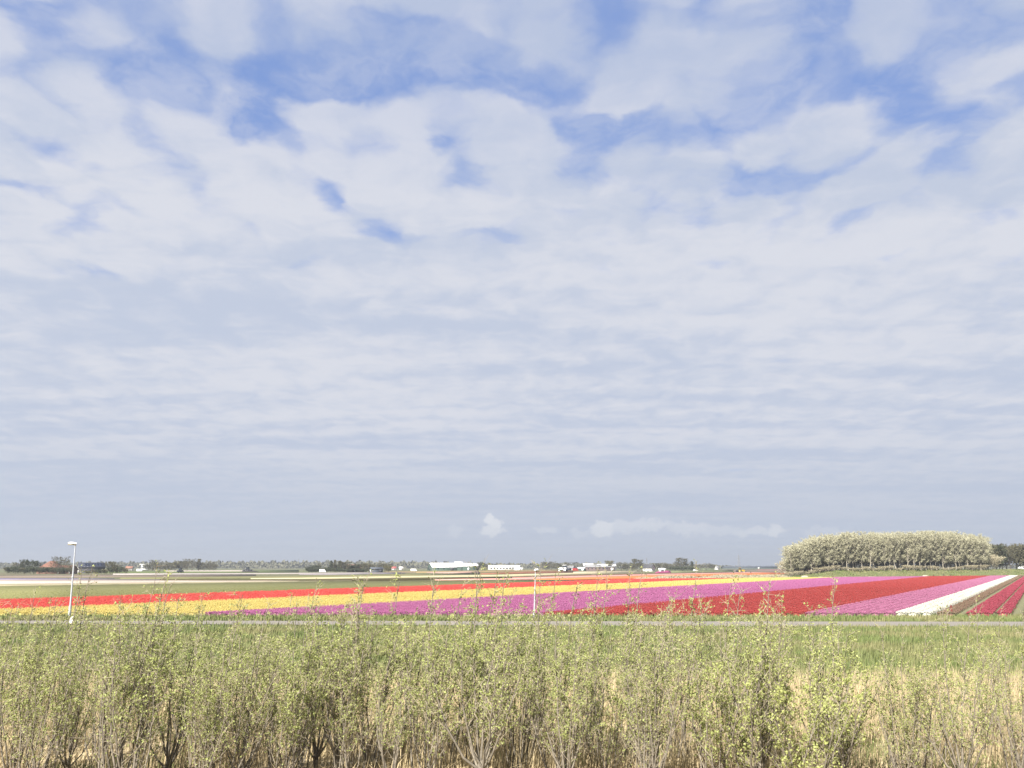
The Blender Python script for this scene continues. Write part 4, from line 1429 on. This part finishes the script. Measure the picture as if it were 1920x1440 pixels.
def vehicle(name, label, cat, px, Y, rz, L_, h, body, van=True):
    r = empty(name, (xat(px, Y), Y, 0), rz)
    tag(r, label, cat, 'vehicles on the far lanes')
    m = MB()
    if van:
        hull(m, [(-L_ / 2, .35), (L_ / 2, .35), (L_ / 2, .95), (L_ * .40, 1.1), (L_ * .30, h), (-L_ / 2, h)], 1.8)
    else:
        hull(m, [(-L_ / 2, .35), (L_ / 2, .35), (L_ / 2, .8), (L_ * .28, .95), (L_ * .12, h), (-L_ * .30, h), (-L_ * .44, .95), (-L_ / 2, .9)], 1.7)
    m.build('body', body, r)
    for s in (-1, 1):
        m = MB(); m.box((L_ * .2 if van else -.1, s * .9, h * .75), (L_ * .18 if van else L_ * .36, .06, h * .26)); m.build('window', M_glass, r)
        for x_ in (-L_ * .31, L_ * .31):
            wheel('wheel', r, (x_, s * .75, .34), .34, .22, M_greyroof)
    return r


M_redp = mat('red_paint', (.5, .04, .035), (.42, .035, .03), 2, .4)
vehicle('van', 'white van on the lane before the drawbridge', 'van', 262, dist(1071.5), 0, 4.6, 2.1, M_white)
vehicle('van', 'white van parked beside the dark farm clump', 'van', 605, Yc - 2, .2, 4.6, 2.2, M_white)
vehicle('van', 'white van on the lane between the blue-grey shed and the long barn', 'van', 776, dist(1071.0), 0, 5.4, 2.1, M_white)
vehicle('truck', 'small red and white truck beside the low green shed', 'truck', 1079, 880, 0, 5.6, 2.6, M_redp)
vehicle('car', 'white car on the lane beside the dark wood', 'car', 1918, 500, .1, 4.3, 1.5, M_white, False)
bpy.data.objects['car'].location.z = 2.6
vehicle('car', 'pale car parked by the tall round tree and the hedge end', 'car', 1304, 840, .1, 4.3, 1.5, M_white, False)


# heaps on the fields
def mound(name, label, cat, px, ybase, wpx, ytop, m, seed, depth=4.0):
    g = ground(px, ybase)
    w = wpx * g.y / 1734
    h = max(.4, zat(ytop, g.y))
    rs_ = np.random.default_rng(seed)
    n = 14
    T, S = np.meshgrid(np.linspace(-1, 1, n), np.linspace(-1, 1, n), indexing='ij')
    Z = h * np.clip(1 - (np.abs(T) ** 3 + S ** 2), 0, 1) ** .7 * (.7 + .45 * rs_.random(T.shape))
    mb = MB()
    mb.add(np.stack([T * w / 2, S * depth / 2, Z], -1).reshape(-1, 3), [[i * n + j, (i + 1) * n + j, (i + 1) * n + j + 1, i * n + j + 1] for i in range(n - 1) for j in range(n - 1)])
    o = mb.build(name, m)
    o.location = (g.x, g.y + depth / 2, -.02)
    return tag(o, label, cat)


M_dsoil = mat('dark_heap_soil', (.05, .042, .035), (.035, .03, .026), .6, .95)
mound('soil_heap', 'long low heap of dark soil around the black tractor', 'soil heap', 466, 1072.9, 36, 1070.2, M_dsoil, 1, 8)
M_sand = mat('pale_sand', (.52, .46, .36), (.42, .37, .28), .7, .95)
for i, (px, yb, w, yt, lb) in enumerate([(1511, 1083.6, 16, 1079.2, 'box-shaped pale heap at the end of the pink-purple tulips'), (1541, 1083.4, 12, 1081.2, 'small pale heap on the bank foot beside the box-shaped one'),
                                         (1586, 1083.0, 10, 1081.4, 'tiny pale heap on the bank foot below the grove middle'), (1638, 1082.8, 24, 1081.2, 'flat pale sand heap at the end of the purple-pink tulips'),
                                         (1738, 1082.2, 14, 1078.4, 'rounded pale sand heap at the end of the deep red tulips')]):
    mound('sand_heap', lb, 'sand heap', px, yb, w, yt, M_sand, 10 + i, 2.5)
M_postd = mat('dark_wood', (.06, .045, .04), (.04, .03, .03), 4, .9)
for px, yb, h in ((1751, 1082.2, 1.0), (1770, 1082.0, 1.3), (1782, 1082.0, .9)):
    g_ = ground(px, yb)
    m = MB()
    m.tube([(0, 0, -.1), (.03, 0, h * .5), (.05, 0, h)], [.16, .15, .13], 7)
    o = m.build('post', M_postd)
    o.location = g_
    tag(o, 'short dark wooden post at the end of the deep red tulips', 'post', 'dark posts at the field end')


# person in the field (one continuous figure)
def person(px, ybase, label):
    g_ = ground(px, ybase)
    jt = {'pel': (0, 0, .92), 'chest': (-.06, 0, 1.25), 'neck': (-.10, 0, 1.46), 'head': (-.13, 0, 1.62), 'crown': (-.14, 0, 1.74)}
    V = [jt['pel'], jt['chest'], jt['neck'], jt['head'], jt['crown']]
    Rr = [.15, .17, .06, .10, .07]
    E = [(0, 1), (1, 2), (2, 3), (3, 4)]
    for s in (-1, 1):
        i = len(V)
        V += [(0, s * .10, .86), (.03 + .10 * s, s * .11, .47), (.0 + .16 * s, s * .12, .07), (-.14 + .16 * s, s * .13, .04)]
        Rr += [.10, .07, .05, .04]
        E += [(0, i), (i, i + 1), (i + 1, i + 2), (i + 2, i + 3)]
        i = len(V)
        V += [(-.06, s * .21, 1.38), (-.02, s * .27, 1.10), (-.18, s * .25, .90), (-.24, s * .25, .84)]
        Rr += [.065, .05, .04, .035]
        E += [(1, i), (i, i + 1), (i + 1, i + 2), (i + 2, i + 3)]
    me = bpy.data.meshes.new('person')
    me.from_pydata(V, E, [])
    o = bpy.data.objects.new('person', me)
    COL.objects.link(o)
    sk = o.modifiers.new('skin', 'SKIN')
    for d, rr in zip(me.skin_vertices[0].data if me.skin_vertices else [], Rr):
        d.radius = (rr, rr)
    if not me.skin_vertices:
        bm = bmesh.new(); bm.from_mesh(me); ly = bm.verts.layers.skin.verify()
        for vv, rr in zip(bm.verts, Rr):
            vv[ly].radius = (rr, rr)
            vv[ly].use_root = vv.index == 0
        bm.to_mesh(me); bm.free()
    o.modifiers.new('sub', 'SUBSURF').levels = 1
    me.materials.append(mat('dark_clothes', (.03, .035, .03), (.045, .045, .04), 5, .9))
    o.location = g_
    return tag(o, label, 'person')


person(1408, 1077.4, 'person in dark clothes standing at the edge of the orange blooms')


# ------------------------------------------------------------------ lamp posts, marker, red post
def lamp(name_label, px_base, y_base, px_top, y_top, head_az, head_len, r0, cuff=None):
    B = ground(px_base, y_base)
    h = zat(y_top, B.y)
    d = pix_dir(px_top, y_top)
    dx = d.x / d.y * B.y - B.x
    r = empty('street_lamp', B, 0)
    tag(r, name_label, 'street lamp', 'street lamps along the road')
    m = MB()
    q = np.linspace(0, 1, 7)
    m.tube(np.stack([dx * q, 0 * q, h * q], 1), r0 * (1 - .45 * q), 12)
    m.build('pole', M_steel, r)
    m = MB()
    m.tube([(0, 0, -.1), (dx * .06, 0, h * .06), (dx * .16, 0, h * .16)], [r0 * 1.5, r0 * 1.45, r0 * 1.4], 12)
    m.build('base_sleeve', M_steel, r)
    for f in (.55, .16) if cuff else (.52,):
        m = MB()
        m.tube([(dx * f, 0, h * f - .04), (dx * f, 0, h * f + .05)], r0 * 1.25, 12)
        m.build('collar', M_steel, r)
    # lamp head: rounded tapered housing with a lens below
    ca, sa = math.cos(head_az), math.sin(head_az)
    m = MB()
    n, k = 9, 12
    V = []
    for i in range(n):
        u_ = i / (n - 1)
        prof = math.sin(math.pi * (.08 + .86 * u_)) ** .45
        wv, hv = .15 * prof * (1 - .25 * u_), .11 * prof * (1 - .1 * u_)
        for j in range(k):
            a = 2 * math.pi * j / k
            lx_, ly_, lz_ = -.10 + u_ * head_len, wv * math.cos(a), hv * math.sin(a) * (1.0 if math.sin(a) > 0 else .55) + .05 + u_ * .06
            V.append((dx + lx_ * ca - ly_ * sa, lx_ * sa + ly_ * ca, h + lz_))
    f = [[i * k + j, i * k + (j + 1) % k, (i + 1) * k + (j + 1) % k, (i + 1) * k + j] for i in range(n - 1) for j in range(k)]
    m.add(V, f)
    m.add(V[:k], [[0, j + 1, j] for j in range(1, k - 1)])
    m.add(V[-k:], [[0, j, j + 1] for j in range(1, k - 1)])
    hd = m.build('lamp_head', M_white, r, smooth=True)
    m = MB()
    for i in range(6):
        pass
    cx, cy = head_len * .5 * ca, head_len * .5 * sa
    m.box((dx + cx, cy, h - .02), (head_len * .62, .20, .10), head_az, taper=1.15)
    m.build('lens', mat('lamp_lens', (.55, .50, .36), (.45, .40, .28), 3, .2), hd)
    m = MB()
    m.tube([(dx - .0, 0, h - .12), (dx + .02 * ca, .02 * sa, h + .06)], r0 * .8, 10)
    m.build('neck', mat('lamp_neck', (.40, .36, .26), (.34, .3, .22), 3, .5), hd)
    return r


lamp('tall grey street lamp with its white head pointing away from the houses', 130, 1158.5, 141.5, 1020.5, R(180), .72, .085, True)
lamp('shorter white street lamp standing before the purple-pink tulips', 1001.2, 1161.8, 1004, 1070.5, R(62), .62, .062)


def marker():
    B = ground(134.5, 1169.6)
    m = MB()
    prof = [(.20, 0), (.21, .10), (.17, .30), (.11, .44), (.05, .53), (.0, .55)]
    k = 10
    V = []
    for rr, z in prof:
        for j in range(k):
            a = 2 * math.pi * j / k
            V.append((rr * math.cos(a) * (1 + .12 * math.sin(2 * a + z * 5)) + .05 * z, rr * math.sin(a) * .7, z))
    m.add(V, [[i * k + j, i * k + (j + 1) % k, (i + 1) * k + (j + 1) % k, (i + 1) * k + j] for i in range(5) for j in range(k)])
    o = m.build('marker_stone', M_white, smooth=True)
    o.location = B
    tag(o, 'small white tapered marker stone at the roadside below the tall lamp', 'marker')


marker()
gp = ground(1785, 1155.5)
m = MB()
m.tube([(0, 0, -.1), (0, 0, .45), (-.02, 0, .92)], [.09, .085, .08], 8)
o = m.build('field_post', mat('red_brown_wood', (.26, .06, .05), (.18, .05, .045), 5, .8))
o.location = gp
tag(o, 'short red-brown wooden post beside the white tulips', 'post')


# ------------------------------------------------------------------ the shrubs in front
def gen_shrub(seed, h=2.9, nst=8, spread=.55, leaves=3400, leaf=.0235, low=.25, tall=1):
    rs_ = np.random.default_rng(seed)
    st, tw, lf = MB(), MB(), MB()
    pts, dirs = [], []
    # short stump that forks
    fork = seed % 3 == 0
    if fork:
        st.tube([(0, 0, -.1), (.01, 0, .2), (.02, .01, .48)], [.075, .06, .05], 7)
    for i in range(nst):
        az = i * 2.399 + rs_.random() * .8
        leader = i < tall
        hh = h * (1.22 + .12 * rs_.random() if leader else .72 + .32 * rs_.random())
        sp = spread * (.35 if leader else .45 + .75 * rs_.random())
        q = np.linspace(0, 1, 10)
        bend = q ** (.45 + .6 * rs_.random())
        x_ = .02 + math.cos(az) * sp * bend + .16 * q ** 2 * hh * .35
        y_ = math.sin(az) * sp * bend
        if fork:
            z_ = .24 + rs_.random() * .24 + (hh - .45) * q
        else:
            z_ = -.05 + hh * q
            x_ = x_ + rs_.uniform(-.22, .22)
            y_ = y_ + rs_.uniform(-.22, .22)
        wob = np.cumsum(rs_.standard_normal((10, 2)) * .022, 0)
        P = np.stack([x_ + wob[:, 0], y_ + wob[:, 1], z_], 1)
        rr = (.014 + .013 * rs_.random()) * (1 - .88 * q ** .8) + .0025
        st.tube(P, rr, 5, cap=False)
        ntw = int(9 + hh * 4.4)
        t0 = (.04 if low < .06 else .12 + .16 * rs_.random())
        for k in range(ntw):
            u_ = t0 + (1 - t0) * (k + rs_.random()) / ntw
            p0 = np.array([np.interp(u_, q, P[:, c]) for c in range(3)])
            a2 = rs_.random() * 6.283
            L_ = (.22 + .55 * rs_.random()) * (1.0 - .55 * u_) * (.6 if leader else 1.0)
            el = .55 + .6 * rs_.random()
            d = np.array([math.cos(a2) * math.cos(el) + .12, math.sin(a2) * math.cos(el), math.sin(el)])
            qq = np.linspace(0, 1, 4)[:, None]
            T = p0 + d * L_ * qq + np.array([0, 0, .25 * L_]) * qq ** 2 + rs_.standard_normal((4, 3)) * .012 * qq
            tw.tube(T, np.array([.0052, .0042, .003, .0018]) * (1.15 - .4 * u_), 3, cap=False)
            pts.append(T[1]); dirs.append(T[3] - T[1])
            for s in range(3):
                v_ = .25 + .7 * rs_.random()
                s0 = np.array([np.interp(v_, qq[:, 0], T[:, c]) for c in range(3)])
                dd = d + rs_.standard_normal(3) * .6
                dd /= np.linalg.norm(dd)
                l2 = .07 + .20 * rs_.random()
                s1 = s0 + dd * l2
                tw.tube(np.stack([s0, s1]), np.array([.0035, .0015]), 3, cap=False)
                pts.append(s0); dirs.append(s1 - s0)
    pts, dirs = np.array(pts), np.array(dirs)
    zz = pts[:, 2] / h
    wgt = np.clip(.28 + 1.0 * np.clip((zz - low) / .35, 0, 1) - .75 * np.clip((zz - .98) / .2, 0, 1), .05, None)
    # leaves gather on some twigs and leave others bare
    wgt *= .15 + rs_.random(len(pts)) ** 1.6 * 1.6
    k = rs_.choice(len(pts), leaves, p=wgt / wgt.sum())
    u_ = (rs_.random(leaves) ** .8)[:, None]
    c = pts[k] + dirs[k] * u_ + rs_.standard_normal((leaves, 3)) * .018
    U = rs_.standard_normal((leaves, 3)) + np.array([.2, 0, .35])
    U /= np.linalg.norm(U, axis=1)[:, None]
    W = np.cross(U, rs_.standard_normal((leaves, 3)))
    W /= np.linalg.norm(W, axis=1)[:, None]
    sz = (leaf * (.5 + .65 * rs_.random(leaves)))[:, None]
    lf.quads(c + U * sz, U * sz, W * sz * .72, 0, .35)
    return st.build('stem', M_bark, data_only=True), tw.build('twigs', M_twig, data_only=True), lf, h


SHR = []
for i in range(14):
    s_, t_, l_, h_ = gen_shrub(300 + i, h=2.9 + .06 * (i % 5), nst=8 + i % 5, spread=.55 + .15 * (i % 4), leaves=3000 + 380 * (i % 4), tall=(1, 2, 1, 2, 1)[i % 5], low=.08 + .08 * (i % 3))
    SHR.append((s_, t_, l_.build('foliage', M_leaf, data_only=True)))
LUSH = []
for i in range(3):
    s_, t_, l_, h_ = gen_shrub(400 + i, h=2.45, nst=13, spread=1.05, leaves=3900, leaf=.031, tall=1, low=.05)
    LUSH.append((s_, t_, l_.build('foliage', M_leafb, data_only=True)))


def shrub(parts, px, Y, s, rz, label, group):
    r = empty('shrub', (xat(px, Y, 1400) , Y, 0), rz)
    r.location.x = pix_dir(px, 1400).x / pix_dir(px, 1400).y * Y
    r.scale = (s, s, s)
    tag(r, label, 'shrub', group)
    for nm, me in zip(('stem', 'twigs', 'foliage'), parts):
        o = bpy.data.objects.new(nm, me)
        COL.objects.link(o)
        o.parent = r
        if nm == 'twigs':
            o['kind'] = 'stuff'
        if nm == 'foliage':
            o['kind'] = 'stuff'
    return r


SHAPE = [('a short forked trunk' if (300 + i) % 3 == 0 else 'many stems from the ground') + ', ' + ('sparse', 'fairly sparse', 'fairly full', 'full')[i % 4] + ' leaves and ' + ('one tall shoot' if (1, 2, 1, 2, 1)[i % 5] == 1 else 'two tall shoots') for i in range(14)]
rs = random.Random(11)
front = [-40, 25, 60, 130, 215, 240, 318, 385, 402, 455, 525, 545, 630, 650, 735, 800, 885, 900, 975, 1045, 1060, 1135, 1205, 1225, 1330, 1400, 1425, 1500, 1575, 1690, 1705, 1800, 1905, 1985]
for i, px in enumerate(front):
    Y = 18.4 + rs.uniform(-.7, 1.0)
    lush = px in (1400, 1500, 1575)
    s = rs.uniform(.78, 1.1) * (.9 if 1600 < px < 1950 else 1)
    if lush:
        shrub(LUSH[[1400, 1500, 1575].index(px)], px, Y - .5, rs.uniform(.95, 1.02), rs.uniform(-.7, .7), 'low broad shrub thick with bright young leaves in the front shrub row', 'lush low shrubs in the front row')
    else:
        shrub(SHR[i % 14], px, Y, s, rs.uniform(-.8, .8), 'front-row shrub with ' + SHAPE[i % 14], 'twiggy shrubs in the front row')
back = [-20, 45, 120, 190, 270, 340, 420, 490, 570, 600, 690, 760, 840, 930, 1010, 1095, 1170, 1265, 1365, 1450, 1540, 1750, 1860]
for i, px in enumerate(back):
    Y = 20.5 + rs.uniform(-.9, 1.2)
    shrub(SHR[(i * 5 + 3) % 14], px + rs.uniform(-12, 12), Y, rs.uniform(.84, 1.08) * (.86 if px > 1600 else 1), rs.uniform(-.8, .8),
          'second-row shrub with ' + SHAPE[(i * 5 + 3) % 14], 'twiggy shrubs in the second row')

# ------------------------------------------------------------------ haze: pale air over the whole plain
hz = MB()
hz.box((0, 4400, 39.5), (19000, 9800, 81))
hm = bpy.data.materials.new('haze_air')
hm.use_nodes = True
nt = hm.node_tree
nt.nodes.clear()
ho = nt.nodes.new('ShaderNodeOutputMaterial')
pv = nt.nodes.new('ShaderNodeVolumePrincipled')
pv.inputs['Color'].default_value = (.46, .50, .57, 1)
pv.inputs['Density'].default_value = 0.00022
pv.inputs['Anisotropy'].default_value = 0.2
nt.links.new(pv.outputs[0], ho.inputs['Volume'])
ob = hz.build('haze', hm)
tag(ob, 'pale haze lying over the whole plain', 'haze', kind='stuff')
